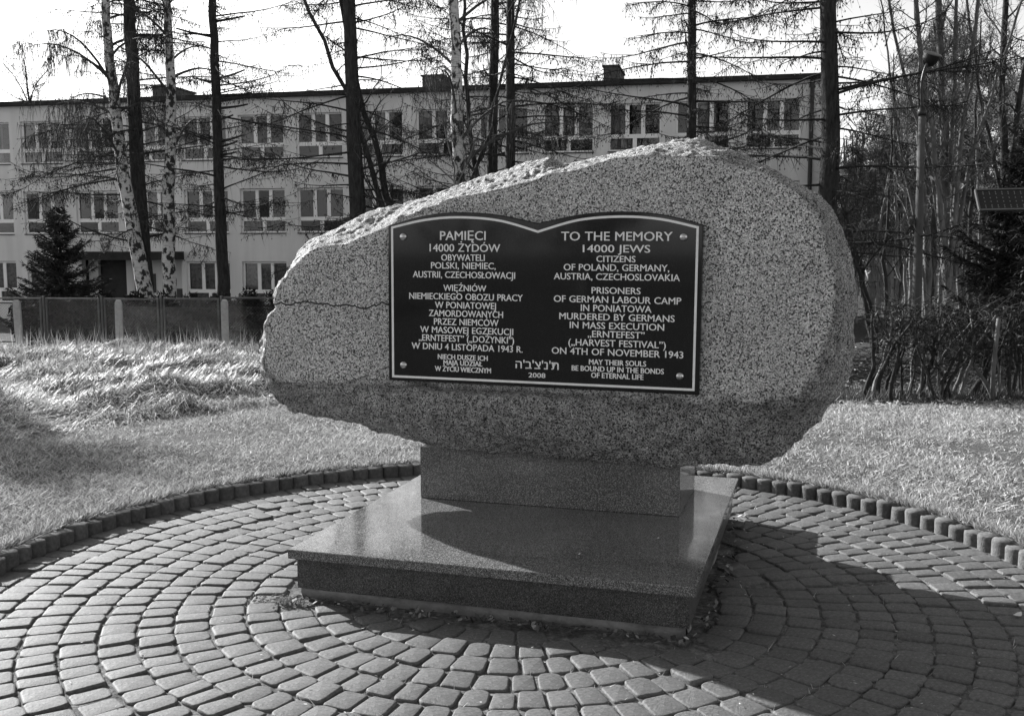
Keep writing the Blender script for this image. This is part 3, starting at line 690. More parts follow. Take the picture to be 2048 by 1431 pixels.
def larch(pix, D, rb, H, seed, label, zlo=2.0, Lmax=3.4, dens=1.0, stubs=False, zfull=11.5, snag=0, tw=1.0):
    rng = np.random.default_rng(seed); line = wiggle(trunk_line(pix, D, H), 26, rng, .012)
    root = tree_root('larch_tree', line, label, 'tree', 'bare larches between the fence and the school')
    tb = MB(); f = (line[:, 2] - line[0, 2]) / (line[-1, 2] - line[0, 2]); rad = rb * (1 - .72 * f) * (1 + .35 * np.exp(-f * 30))
    tb.tube(line, rad, 12); part(tb, 'trunk', MAT['bark'], root, True)
    br, tg, cn = MB(), MB(), []
    z = zlo
    while z < H - .3:
        dense = dens if z < zfull else dens * .35
        p0 = interp_poly(line, np.array([z]))[0]; k = (z - zlo) / (H - zlo)
        L = Lmax * (1 - .7 * k) * rng.uniform(.4, 1.25); az = rng.uniform(0, 2 * np.pi)
        slope = rng.uniform(-.22, .30); sag = rng.uniform(.05, .35); up = rng.uniform(.0, .35)
        B = curve_branch(p0, az, L, slope, sag, up, 8, rng); br.tube(B, np.linspace(.013 + .005 * L, .005, 8), 4)
        lines = [(B, L)]
        for q in range(int(rng.poisson(L * 2.6))):
            s0 = sample(B, np.array([rng.uniform(.25, .95)]))[0]; l2 = L * rng.uniform(.15, .4)
            b2 = curve_branch(s0, az + rng.choice([-1, 1]) * rng.uniform(.5, 1.1), l2, rng.uniform(-.4, .25), .2, .25, 4, rng, .04); br.tube(b2, np.linspace(.009, .005, 4), 3); lines.append((b2, l2))
        for P, l in lines:
            n = int(l * (12 if P[0, 2] < 6 else 17) * tw * dense) + 1
            base = sample(P, rng.uniform(.12, 1, n)); ln = rng.uniform(.10, .52, n)
            d = np.stack([rng.normal(0, .4, n), rng.normal(0, .4, n), -rng.uniform(.15, 1.3, n)], -1); d /= np.linalg.norm(d, axis=1)[:, None]
            tip = base + d * ln[:, None]; tg.ribbons(base, tip, .0072, rng=rng)
            nc = rng.random(n) < .5; cn.append((base + d * (ln * rng.uniform(.3, 1, n))[:, None])[nc])
        z += rng.uniform(.07, .22) / dense
    if stubs:
        for q in range(stubs):
            zz = rng.uniform(3.5, 8.5); p0 = interp_poly(line, np.array([zz]))[0]; B = curve_branch(p0, rng.choice([0, math.pi]) + rng.normal(0, .4), rng.uniform(.5, 1.1), .12, 0, .05, 4, rng); br.tube(B, np.linspace(.045, .025, 4), 5, True)
    part(br, 'branches', MAT['bark'], root); part(tg, 'twigs', MAT['twig'], root)
    c = MB(); c.diamonds(np.concatenate(cn), .017, .028); part(c, 'cones', MAT['cone'], root)
    return root

def birch(pix, D, rb, H, seed, label, zlo=3.2, dens=1.0, limbs=(), Lmax=3.0, strand=1.0):
    rng = np.random.default_rng(seed); line = wiggle(trunk_line(pix, D, H), 26, rng, .02)
    root = tree_root('birch_tree', line, label, 'tree', 'birches between the fence and the school')
    tb = MB(); f = (line[:, 2] - line[0, 2]) / (line[-1, 2] - line[0, 2]); rad = rb * (1 - .8 * f) * (1 + .3 * np.exp(-f * 25)) * (1 + rng.normal(0, .02, len(f)))
    tb.tube(line, rad, 14); part(tb, 'trunk', MAT['birch'], root, True)
    br, tg = MB(), MB(); bl = MB()
    specs = [(z, az, L, sl) for z, az, L, sl in limbs]
    z = zlo
    while z < H - .5:
        k = (z - zlo) / (H - zlo); specs.append((z, rng.uniform(0, 2 * np.pi), Lmax * (1 - .6 * k) * rng.uniform(.5, 1.1), rng.uniform(.5, 1.3))); z += rng.uniform(.25, .6) / dens
    for (z, az, L, sl) in specs:
        p0 = interp_poly(line, np.array([z]))[0]; B = curve_branch(p0, az, L, sl, .55 * sl, -.1, 9, rng, .03); br.tube(B, np.linspace(.018 + .012 * L, .007, 9), 5)
        lines = [(B, L)]
        for q in range(int(L * 3)):
            s0 = sample(B, np.array([rng.uniform(.2, 1)]))[0]; l2 = rng.uniform(.4, 1.1); b2 = curve_branch(s0, az + rng.normal(0, .9), l2, rng.uniform(0, .9), .6, -.5, 5, rng, .05); br.tube(b2, np.linspace(.010, .004, 5), 3); lines.append((b2, l2))
        for P, l in lines:
            n = int(l * 11 * strand) + 1; base = sample(P, rng.uniform(.3, 1, n)); d = np.stack([rng.normal(0, .16, n), rng.normal(0, .16, n), -np.ones(n)], -1); ln = rng.uniform(.25, 1.0, n)
            mid = base + d * (ln * .5)[:, None] + rng.normal(0, .03, (n, 3)); tip = mid + (d * np.array([.5, .5, 1])) * (ln * .5)[:, None]
            tg.ribbons(base, mid, .008, rng=rng); tg.ribbons(mid, tip, .007, rng=rng)
            m2 = rng.random(n) < .8; sb = (base + (mid - base) * rng.uniform(.2, 1, (n, 1)))[m2]
            dd = rng.normal(0, .10, sb.shape); dd[:, 2] = -np.abs(dd[:, 2]) - .05; tg.ribbons(sb, sb + dd, .006, rng=rng)
    part(br, 'branches', MAT['birchtwig'], root); part(tg, 'twigs', MAT['birchtwig'], root)
    return root

def bare_tree(stems, D, H, seed, label, cat='tree', group=None, mat='palebark', name='bare_tree', twn=1.0, spread=.5, rb=.1, depth=3, upright=1.0, scale=1.0):
    """stems: lists of photograph positions from low to high, or one trunk"""
    rng = np.random.default_rng(seed); root = None
    tb, br, tg = MB(), MB(), MB()
    def grow(p, d, L, r, lev):
        n = 5; P = [p]; dd = d.copy()
        for k in range(n):
            dd = dd + rng.normal(0, .16, 3); dd[2] += .05 * upright; dd /= np.linalg.norm(dd); P.append(P[-1] + dd * L / n)
        P = np.array(P); br.tube(P, np.linspace(r, r * .45, n + 1), 4 if lev > 1 else 3)
        if lev > 0:
            for q in range(int(rng.integers(2, 5))):
                t = rng.uniform(.3, 1); s0 = sample(P, np.array([t]))[0]; nd = dd + rng.normal(0, spread, 3); nd[2] += .15 * upright; nd /= np.linalg.norm(nd); grow(s0, nd, L * rng.uniform(.5, .75), r * .45, lev - 1)
        if lev <= 1:
            m = int(7 * L * twn) + 3; b = sample(P, rng.uniform(.1, 1, m)); d2 = dd[None] * .6 + rng.normal(0, .55, (m, 3)); d2[:, 2] += .2 * upright; tg.ribbons(b, b + d2 * scale * rng.uniform(.15, .5, (m, 1)), .006 * scale, rng=rng)
    for st in stems:
        pix, r0 = st
        line = trunk_line(pix, D + rng.uniform(-.3, .3), H * rng.uniform(.85, 1.1)); line = wiggle(line, 20, rng, .025)
        if root is None: root = tree_root(name, line, label, cat, group)
        f = np.linspace(0, 1, 20); tb.tube(line, r0 * (1 - .85 * f) + .006, 8)
        for z in np.arange(line[0, 2] + (line[-1, 2] - line[0, 2]) * .25, line[-1, 2], .45):
            p0 = interp_poly(line, np.array([z]))[0]; az = rng.uniform(0, 6.28); fr = (z - line[0, 2]) / (line[-1, 2] - line[0, 2]); d = np.array([math.cos(az) * .8, math.sin(az) * .8, rng.uniform(.4, 1.2) * upright])
            grow(p0, d / np.linalg.norm(d), scale * rng.uniform(.6, 1.5) * (1.2 - fr * .6), r0 * .3 * (1.1 - fr) + .006, depth - 2)
    part(tb, 'trunk', MAT[mat], root, True); part(br, 'branches', MAT[mat], root); part(tg, 'twigs', MAT['palebark' if mat == 'palebark' else 'birchtwig'], root)
    return root

def spruce(px, D, ztop, rmax, seed, label, name='spruce_tree', dens=1.0, zbase=None, group=None, mat='needle'):
    rng = np.random.default_rng(seed); b = at(px, 600, D); g = float(gz0(b[0], b[1])); b[2] = g
    root = empty(name, tuple(b), 0, label, 'tree', group); H = ztop - g
    tb = MB(); tb.tube([(0, 0, -.1), (0, 0, H * .5), (0, 0, H)], [.06 + .012 * H, .03 + .006 * H, .008], 8); tb.build('trunk', MAT['bark'], root, True)
    nb, br = MB(), MB(); z = .1 * H if zbase is None else zbase
    while z < H - .05:
        k = z / H; R = rmax * (1 - k) ** .85 * rng.uniform(.75, 1.12) + .08
        for q in range(int(5 + 3 * (1 - k))):
            az = rng.uniform(0, 6.28); B = curve_branch((0, 0, z), az, R, rng.uniform(-.25, .1) + .5 * k, .15, .32, 7, rng, .03); br.tube(B, np.linspace(.014, .004, 7), 3)
            n = int(R * 75 * dens) + 10; t = rng.uniform(.08, 1, n); base = sample(B, t); side = rng.choice([-1, 1], n)
            out = np.array([math.cos(az), math.sin(az), 0]); lat = np.array([-math.sin(az), math.cos(az), 0])
            ln = rng.uniform(.08, .30, n) * (1.15 - t) * min(1.4, .6 + R * .5) + .05
            d = out * rng.uniform(.5, 1, (n, 1)) + lat * (side * rng.uniform(.3, 1, n))[:, None] + np.array([0, 0, 1]) * rng.normal(-.10, .28, (n, 1))
            tip = base + d * ln[:, None]
            nb.ribbons(base, tip, .016, rng=rng)
            sb = base + (tip - base) * rng.uniform(.2, .9, (n, 1)); nb.ribbons(sb, sb + d * .07 + rng.normal(0, .05, (n, 3)), .013, rng=rng)
        z += rng.uniform(.09, .17) * (1 + H * .04) / max(dens, .6)
    br.build('branches', MAT['bark'], root); nb.build('needles', MAT[mat], root); return root

def pine(px, D, ztop, seed, label, crown_from=.45, R=1.6, lean=0.0, dens=1.0, rb=.13, group='pines in the wood beyond the hedge'):
    rng = np.random.default_rng(seed); b = at(px, 600, D); g = float(gz0(b[0], b[1])); b[2] = g
    root = empty('pine_tree', tuple(b), 0, label, 'tree', group); H = ztop - g
    zs = np.linspace(-.1, H, 14); P = np.stack([lean * zs + rng.normal(0, .04, 14), rng.normal(0, .04, 14), zs], -1); tb = MB(); tb.tube(P, np.linspace(rb, rb * .25, 14), 8); tb.build('trunk', MAT['palebark'], root, True)
    br, nb = MB(), MB(); ncl = int(150 * dens * R)
    for q in range(int(ncl / 4)):
        z = H * (crown_from + (1 - crown_from) * rng.random() ** .85); k = (z / H - crown_from) / (1 - crown_from); p0 = interp_poly(P, np.array([z]))[0]
        L = R * (1.05 - k * .75) * rng.uniform(.5, 1.1); az = rng.uniform(0, 6.28); B = curve_branch(p0, az, L, rng.uniform(0, .6), .1, .1, 5, rng, .05); br.tube(B, np.linspace(.028, .008, 5), 3)
        for c in sample(B, rng.uniform(.4, 1.0, 5)):
            c = c + rng.normal(0, .13, 3); n = 34; d = rng.normal(0, 1, (n, 3)); d[:, 2] += .35; d /= np.linalg.norm(d, axis=1)[:, None]; s0 = c + rng.normal(0, .10, (n, 3)); nb.ribbons(s0, s0 + d * rng.uniform(.10, .24, (n, 1)), .014, rng=rng)
    for q in range(8):                                         # dead lower branches
        z = H * rng.uniform(.06, crown_from); p0 = interp_poly(P, np.array([z]))[0]; br.tube(curve_branch(p0, rng.uniform(0, 6.28), rng.uniform(.4, 1.2), .1, .3, .1, 5, rng, .06), np.linspace(.02, .006, 5), 3)
    br.build('branches', MAT['palebark'], root); nb.build('needles', MAT['pine'], root); return root

def build_trees():
    larch([(258, 0), (268, 190), (277, 380), (290, 580)], 32.5, .29, 17, 1, 'dark leaning larch rising behind the birch by the school entrance', 1.7, 3.8, 1.2)
    larch([(425, 0), (432, 190), (438, 380), (447, 585)], 31.5, .21, 15, 2, 'slim dark larch with broken branch stubs, behind the fence post', 2.6, 3.4, .9, stubs=12)
    larch([(698, 0), (704, 180), (711, 330), (716, 430)], 27, .25, 16, 3, 'thick dark larch beside a leaning forked stem', 1.6, 3.4, 1.05)
    larch([(990, -20), (987, 180), (985, 330)], 30, .2, 16, 4, 'straight larch, one of a close pair left of the boulder top, forked high up', 2.0, 3.2, 1.0)
    larch([(1021, -20), (1021, 180), (1021, 330)], 28, .17, 17, 5, 'straight larch, the one of the close pair with denser side branches', 2.4, 3.4, 1.15)
    larch([(1385, -20), (1384, 120), (1383, 280)], 27, .165, 16, 6, 'lone larch behind the crest of the boulder', 3.3, 3.2, 1.25)
    larch([(1657, -20), (1661, 150), (1662, 280), (1655, 400)], 21, .235, 15, 7, 'big dark larch with long upswept branches at the corner of the school', 1.3, 3.6, 1.1)
    birch([(210, 0), (222, 130), (230, 200), (243, 330), (262, 440), (290, 580)], 32, .25, 15, 11, 'white leaning birch with black scars in front of the entrance', 4.2, 1.0, limbs=((6.6, math.pi, 2.6, 1.1), (5.6, 2.9, 2.4, .5), (4.6, 3.4, 1.9, .4), (6.0, 2.6, 2.2, .45), (5.0, 3.0, 2.6, .3)), strand=2.8)
    birch([(333, 0), (343, 150), (340, 300), (338, 450), (338, 582)], 31.5, .22, 15, 12, 'upright white birch with black scars beside the canopy', 4.4, .8, strand=.9)
    birch([(907, -10), (911, 180), (914, 260), (920, 355)], 26, .21, 15, 13, 'rough barked birch standing between the larches behind the boulder', 3.6, .8, strand=1.0)
    bare_tree([([(780, 410), (748, 290), (715, 180)], .12), ([(760, 400), (740, 330), (700, 200), (640, 70), (600, -20)], .09)], 27.2, 12, 21, 'dark forked stems leaning across the thick larch', mat='bark', depth=3, twn=.8)
    bare_tree([([(955, 350), (936, 240), (930, 100), (925, -20)], .10), ([(950, 345), (985, 260), (1005, 150), (1040, 0)], .06)], 26.6, 11, 22, 'thin dark stems springing up next to the rough birch', mat='bark', depth=3, twn=.8)
    bare_tree([([(905, 330), (890, 250), (850, 160)], .03), ([(930, 330), (960, 260), (990, 200)], .03), ([(880, 340), (800, 270), (740, 230)], .03)], 25.5, 5.5, 23, 'pale bare bush of crossing shoots behind the boulder', cat='shrub', name='bare_bush', depth=3)
    bare_tree([([(58, 215), (57, 190), (52, 150), (48, 120)], .2), ([(58, 210), (70, 170), (95, 140)], .13), ([(57, 205), (35, 160), (8, 130)], .13), ([(58, 205), (30, 195), (-5, 175)], .1)], 62, 12.5, 24, 'gnarled bare tree showing above the school roof', mat='bark', depth=4, spread=.8, twn=.4, scale=1.7)
    # multi-stemmed tree right of the lamp and its neighbours
    bare_tree([([(1893, 560), (1872, 340), (1850, 180), (1832, 0)], .09), ([(1897, 560), (1893, 360), (1880, 150), (1876, -10)], .13), ([(1902, 560), (1915, 330), (1935, 160), (1955, 0)], .07), ([(1898, 560), (1905, 300), (1908, 120), (1912, -10)], .06), ([(1893, 560), (1858, 300), (1815, 190)], .045), ([(1905, 560), (1935, 340), (1985, 180), (2040, 20)], .05)], 23, 13, 25, 'many-stemmed bare tree with sunlit pale bark beside the lamp post', depth=3, twn=1.2)
    bare_tree([([(1848, 640), (1856, 530), (1850, 440), (1842, 330)], .12), ([(1846, 560), (1828, 420), (1800, 300)], .05)], 24, 9, 26, 'crooked pale trunk standing behind the lamp post', depth=3)
    bare_tree([([(1738, 640), (1722, 540), (1700, 480)], .10), ([(1730, 580), (1705, 500), (1690, 440)], .05)], 24, 5, 27, 'small crooked dark tree next to the boulder edge behind the hedge', mat='bark', depth=3)
    bare_tree([([(2010, 420), (2005, 300), (2000, 150), (2010, 0)], .13), ([(2010, 420), (2030, 250), (2060, 80)], .10), ([(2008, 420), (1980, 280), (1950, 140)], .06)], 26, 13, 28, 'dark bare tree rising behind the solar panel', mat='bark', depth=4, twn=1.1)
    spruce(125, 33, at(125, 415, 33)[2], 1.8, 31, 'young bushy spruce in front of the school wall', dens=1.3)
    spruce(2060, 15.5, at(2060, 250, 15.5)[2], 1.6, 32, 'dense dark spruce under the solar panel', dens=1.3)
    pl = [(1710, 46, 300), (1745, 40, 240), (1775, 38, 190), (1800, 44, 130), (1830, 36, 95), (1865, 42, 60), (1895, 38, 50), (1925, 46, 80), (1960, 40, 140), (1990, 48, 170), (2025, 42, 150), (2060, 38, 120), (1760, 52, 300), (1690, 58, 330), (1880, 55, 180), (1820, 58, 260)]
    words = ['short pine at the edge of the wood nearest the school', 'slender pine in the wood beside the school', 'pine with a rounded crown in the wood', 'tall pine with a tapering crown behind the lamp head', 'tall pine right behind the lamp post', 'tallest pine of the wood above the lamp head', 'pine crown behind the many-stemmed tree', 'pine behind the right stems of the many-stemmed tree', 'pine between the many-stemmed tree and the solar panel', 'pine deep in the wood above the solar panel', 'pine above the dark spruce', 'pine at the far side of the dark spruce', 'low pine deep in the wood', 'distant low pine close to the school corner', 'pine deep in the wood behind the pale trunks', 'low distant pine behind the lamp pole']
    for k, ((px, D, ty), w) in enumerate(zip(pl, words)):
        pine(px, D, at(px, ty, D)[2], 50 + k, w, .30 if k % 3 else .42, 1.7 + .25 * (k % 3), .004 * ((k % 5) - 2), .95)
    # trees outside the frame: they show in the polished plaque and window panes, and shade the lawn
    def out_pine(x, y, ztop, seed, label):
        rng = np.random.default_rng(seed); o = pine(1024, 20, ztop, seed, label, .3 if y > 0 else .12, 1.7 if y > 0 else 2.9, 0, 1.0 if y > 0 else 1.3, .16, 'pines standing out of view'); o.location = (x, y, float(gz0(x, y)))
    for k, (x, y, h) in enumerate(((-14, -20, 9), (-7, -23, 11), (-1.5, -19, 9), (5, -24, 12), (11, -21, 10), (18, -25, 11), (-22, -24, 12), (25, -20, 10), (-13.2, 17.2, 6.2), (-4, -27, 13), (2, -28, 12), (8, -29, 13), (14.5, -28, 12), (-10.5, -28, 13), (-18, -29, 12))):
        out_pine(x, y, h, 400 + k, 'pine beside the lawn casting shade on the grass' if k == 8 else 'pine standing across the lawn, facing the plaque')
    # thin trunks one can tell apart in the wood
    rng = np.random.default_rng(77)
    for k, px in enumerate((1757, 1772, 1789, 1796, 1812, 1866, 1918, 1940, 1962)):
        D = float(rng.uniform(28, 36)); pts = [(px, 640), (px + rng.normal(0, 4), 480), (px + rng.normal(0, 9), 330)]
        bare_tree([(pts, float(rng.uniform(.05, .11)))], D, float(rng.uniform(5, 8)), 300 + k, 'thin bare trunk in the wood behind the hedge', group='thin trunks in the wood', name='thin_trunk', mat='bark' if k % 2 else 'palebark', depth=2)
    # the far wood reads as one mass
    mb = MB(); n = 240; 
    for k in range(n):
        D = rng.uniform(62, 105); px = rng.uniform(1655, 2300) if k % 4 else rng.uniform(-700, -60); b = at(px, 600, D); g = -1.9; H = rng.uniform(6, 11)
        mb.tube([(b[0], b[1], g), (b[0] + rng.normal(0, .3), b[1], g + H)], [.14, .05], 4)
        m = 110; c = np.array([b[0], b[1], g + H * .62]) + rng.normal(0, 1, (m, 3)) * np.array([1.3, 1.3, H * .2]); mb.ribbons(c, c + rng.normal(0, .45, (m, 3)), .08, rng=rng)
    tag(mb.build('far_wood', MAT['pine']), 'dark far wood closing the view beyond the hedge', 'wood', kind='stuff')
build_trees()

# ------------------------------------------------------------------ fences and hedges
def chain_link(mb, w, h, step, r, z0=0):
    """diagonal wires clipped to a w x h panel in the x-z plane"""
    for sgn in (1, -1):
        c = -h
        while c < w:
            x0, x1 = max(0, c), min(w, c + h)
            if x1 - x0 > .02:
                za, zb = (x0 - c), (x1 - c)
                if sgn < 0: za, zb = h - za, h - zb
                mb.tube([(x0, sgn * r * .8, z0 + za), (x1, sgn * r * .8, z0 + zb)], r, 3)
            c += step
def build_fences():
    rng = np.random.default_rng(5)
    # row of concrete posts with netting
    posts = [at(40, 690, 26), at(240, 700, 25.2), at(452, 708, 24.4), at(672, 716, 23.6)]
    fence = empty('netting_fence', (0, 0, 0), 0, 'old chain-link fence on pale concrete posts at the edge of the long grass', 'fence')
    for p in posts:
        g = float(gz0(p[0], p[1])); mb = MB(); V = []
        for (s, z) in ((1, -.3), (.96, 1.16), (.9, 1.24), (.55, 1.30)):
            V += [(x * s, y * s, z) for x, y in ((-.085, -.07), (.085, -.07), (.085, .07), (-.085, .07))]
        mb.add(V, [(4 * r + k, 4 * r + (k + 1) % 4, 4 * r + 4 + (k + 1) % 4, 4 * r + 4 + k) for r in range(3) for k in range(4)] + [(12, 13, 14, 15)])
        me = mb.mesh('post'); o = link('post', me, MAT['concrete'], fence); o.location = (p[0], p[1], g); o.rotation_euler = (rng.normal(0, .02), rng.normal(0, .02), .2)
    for a, b in zip(posts[1:-1], posts[2:]):
        d = b - a; w = math.hypot(d[0], d[1]); mb = MB(); chain_link(mb, w, 1.12, .08, .0022)
        for z in (.04, .56, 1.1): mb.tube([(0, -.012, z), (w, -.012, z)], .005, 4)
        o = mb.build('netting', MAT['wire'], fence, kind='stuff'); g = float(gz0(a[0], a[1])); o.location = (a[0], a[1] + .09, g + .02); o.rotation_euler = (0, 0, math.atan2(d[1], d[0]))
    # framed panels behind
    fence = empty('panel_fence', (0, 0, 0), 0, 'fence of iron framed chain-link panels in front of the dark shrubs', 'fence')
    x0 = at(-130, 676, 28.6); x1 = at(700, 690, 26.6); d = x1 - x0; Ltot = math.hypot(d[0], d[1]); ang = math.atan2(d[1], d[0]); n = 7; pw = Ltot / n
    for k in range(n):
        s = k * pw; P = x0 + d * (k / n); g = float(gz0(P[0], P[1]))
        fr = MB(); w = pw - .14; h = 1.24; t = .022
        fr.box(0, w, -t, t, 0, .045); fr.box(0, w, -t, t, h - .045, h); fr.box(0, .045, -t, t, .045, h - .045); fr.box(w - .045, w, -t, t, .045, h - .045)
        o = fr.build('panel', MAT['angle_iron'], fence); o.location = (P[0], P[1], g + .12 + rng.normal(0, .01)); o.rotation_euler = (0, 0, ang)
        m = MB(); chain_link(m, w - .1, h - .1, .08, .002); m.build('wire_mesh', MAT['wire'], o, kind='stuff').location = (.05, 0, .05)
        ps = MB(); ps.tube([(0, 0, -.2), (0, 0, 1.4)], .032, 8, True); q = ps.build('post', MAT['angle_iron'], fence); q.location = (P[0] - .07 * math.cos(ang), P[1] - .07 * math.sin(ang), g)
    # evergreen shrubs behind the panels
    spots = [(85, 30.0, .9, .5), (150, 30.4, 1.0, .5), (215, 30.2, .9, .5), (285, 29.8, .9, .55), (350, 29.6, 1.0, .55), (415, 29.4, .9, .55), (480, 29.2, 1.0, .6), (545, 29.0, .9, .6), (610, 28.8, .9, .6)]
    for k, (px, D, r, hh) in enumerate(spots):
        b = at(px, 640, D); g = float(gz0(b[0], b[1])); H = hh + .80
        root = empty('evergreen_shrub', (b[0], b[1], g), 0, 'low dark evergreen shrub behind the iron fence panels', 'shrub', 'evergreen shrubs behind the panels')
        st = MB(); lf = MB()
        for q in range(7): st.tube(curve_branch((0, 0, 0), rng.uniform(0, 6.28), r * .7, 1.3, .2, 0, 5, rng, .05), np.linspace(.02, .006, 5), 4)
        m = 6500; p = rng.normal(0, 1, (m, 3)); p /= np.linalg.norm(p, axis=1)[:, None]; p *= (rng.random((m, 1)) ** .4) * np.array([r, .6, H * .55]) ; p[:, 2] += H * .5
        p *= 1 + .12 * np.sin(p[:, :1] * 7 + k) ; lf.ribbons(p, p + rng.normal(0, .07, (m, 3)), .034, rng=rng)
        st.build('stems', MAT['bark'], root); lf.build('foliage', MAT['evergreen'], root)
    # bare hedge on the right
    xs = [1712, 1733, 1742, 1757, 1768, 1784, 1806, 1818, 1833, 1866, 1874, 1884, 1906, 1914, 1938, 1960, 1968, 1996, 2012, 2034, 2052, 2080]
    words = ('bare hedge shrub with twisted stems and a few dark leaves',)
    for k, px in enumerate(xs):
        D = 12.4 + rng.normal(0, .22); b = at(px, 790, D); g = float(gz0(b[0], b[1]))
        root = empty('hedge_shrub', (b[0], b[1], g), 0, 'bare hedge shrub with paler lit stems among the dark ones' if k % 5 == 2 else words[0], 'shrub', 'shrubs of the bare hedge')
        st, tw, lf = MB(), MB(), MB()
        for q in range(int(rng.integers(1, 3))):
            P = [np.array([rng.normal(0, .03), rng.normal(0, .05), -.05])]; dd = np.array([rng.normal(0, .18), rng.normal(0, .18), 1.])
            for j in range(9): dd = dd + np.array([rng.normal(0, .22), rng.normal(0, .2), .12]); dd /= np.linalg.norm(dd); P.append(P[-1] + dd * .135)
            P = np.array(P); r0 = rng.uniform(.014, .034); st.tube(P, np.linspace(r0, r0 * .35, 10), 6)
            for j in range(13):
                s0 = sample(P, np.array([rng.uniform(.25, 1)]))[0]; L = rng.uniform(.2, .55); B = curve_branch(s0, rng.uniform(0, 6.28), L, rng.uniform(-.1, 1.2), .3, .1, 5, rng, .12); tw.tube(B, np.linspace(.006, .0025, 5), 3)
                m = 9; b0 = sample(B, rng.uniform(.2, 1, m)); tw.ribbons(b0, b0 + rng.normal(0, .09, (m, 3)), .0025, rng=rng)
                up = rng.uniform(0, 1, 4); l0 = sample(B, up); l0 = l0[l0[:, 2] > .62]; lf.ribbons(l0, l0 + rng.normal(0, .045, l0.shape), .014, rng=rng)
        st.build('stems', MAT['palebark'] if k % 5 == 2 else MAT['bark'], root, True); tw.build('twigs', MAT['twig'], root); lf.build('leaves', MAT['hedgeleaf'], root)
    # posts among the hedge
    b = at(1842, 780, 12.2); g = float(gz0(b[0], b[1])); mb = MB(); mb.tube([(0, 0, -.1), (.02, 0, .78)], .022, 8, True); o = mb.build('iron_post', MAT['dark_metal']); o.location = (b[0], b[1], g); tag(o, 'short black iron post standing in the hedge', 'post')
    b = at(1985, 785, 12.0); g = float(gz0(b[0], b[1])); mb = MB(); mb.tube([(0, 0, -.1), (-.005, 0, .4), (.03, 0, .98)], [.030, .028, .025], 8, True); o = mb.build('wooden_post', MAT['palebark'], smooth_=True); o.location = (b[0], b[1], g); tag(o, 'pale weathered wooden post, sunlit on one side, in the hedge', 'post')
    # netting behind the hedge
    fence = empty('rear_netting_fence', (0, 0, 0), 0, 'chain-link fence behind the bare hedge under the spruce', 'fence')
    a, b = at(1880, 700, 14.2), at(2140, 700, 13.4); d = b - a; w = math.hypot(d[0], d[1]); g = float(gz0(a[0], a[1])); mb = MB(); chain_link(mb, w, 1.05, .07, .002); o = mb.build('netting', MAT['wire'], fence, kind='stuff'); o.location = (a[0], a[1], g + .05); o.rotation_euler = (0, 0, math.atan2(d[1], d[0]))
    for t in (.0, .5, 1.0):
        p = a + d * t; mb = MB(); mb.tube([(0, 0, -.2), (0, 0, 1.15)], .025, 6, True); o = mb.build('post', MAT['angle_iron'], fence); o.location = (p[0], p[1], g)
build_fences()

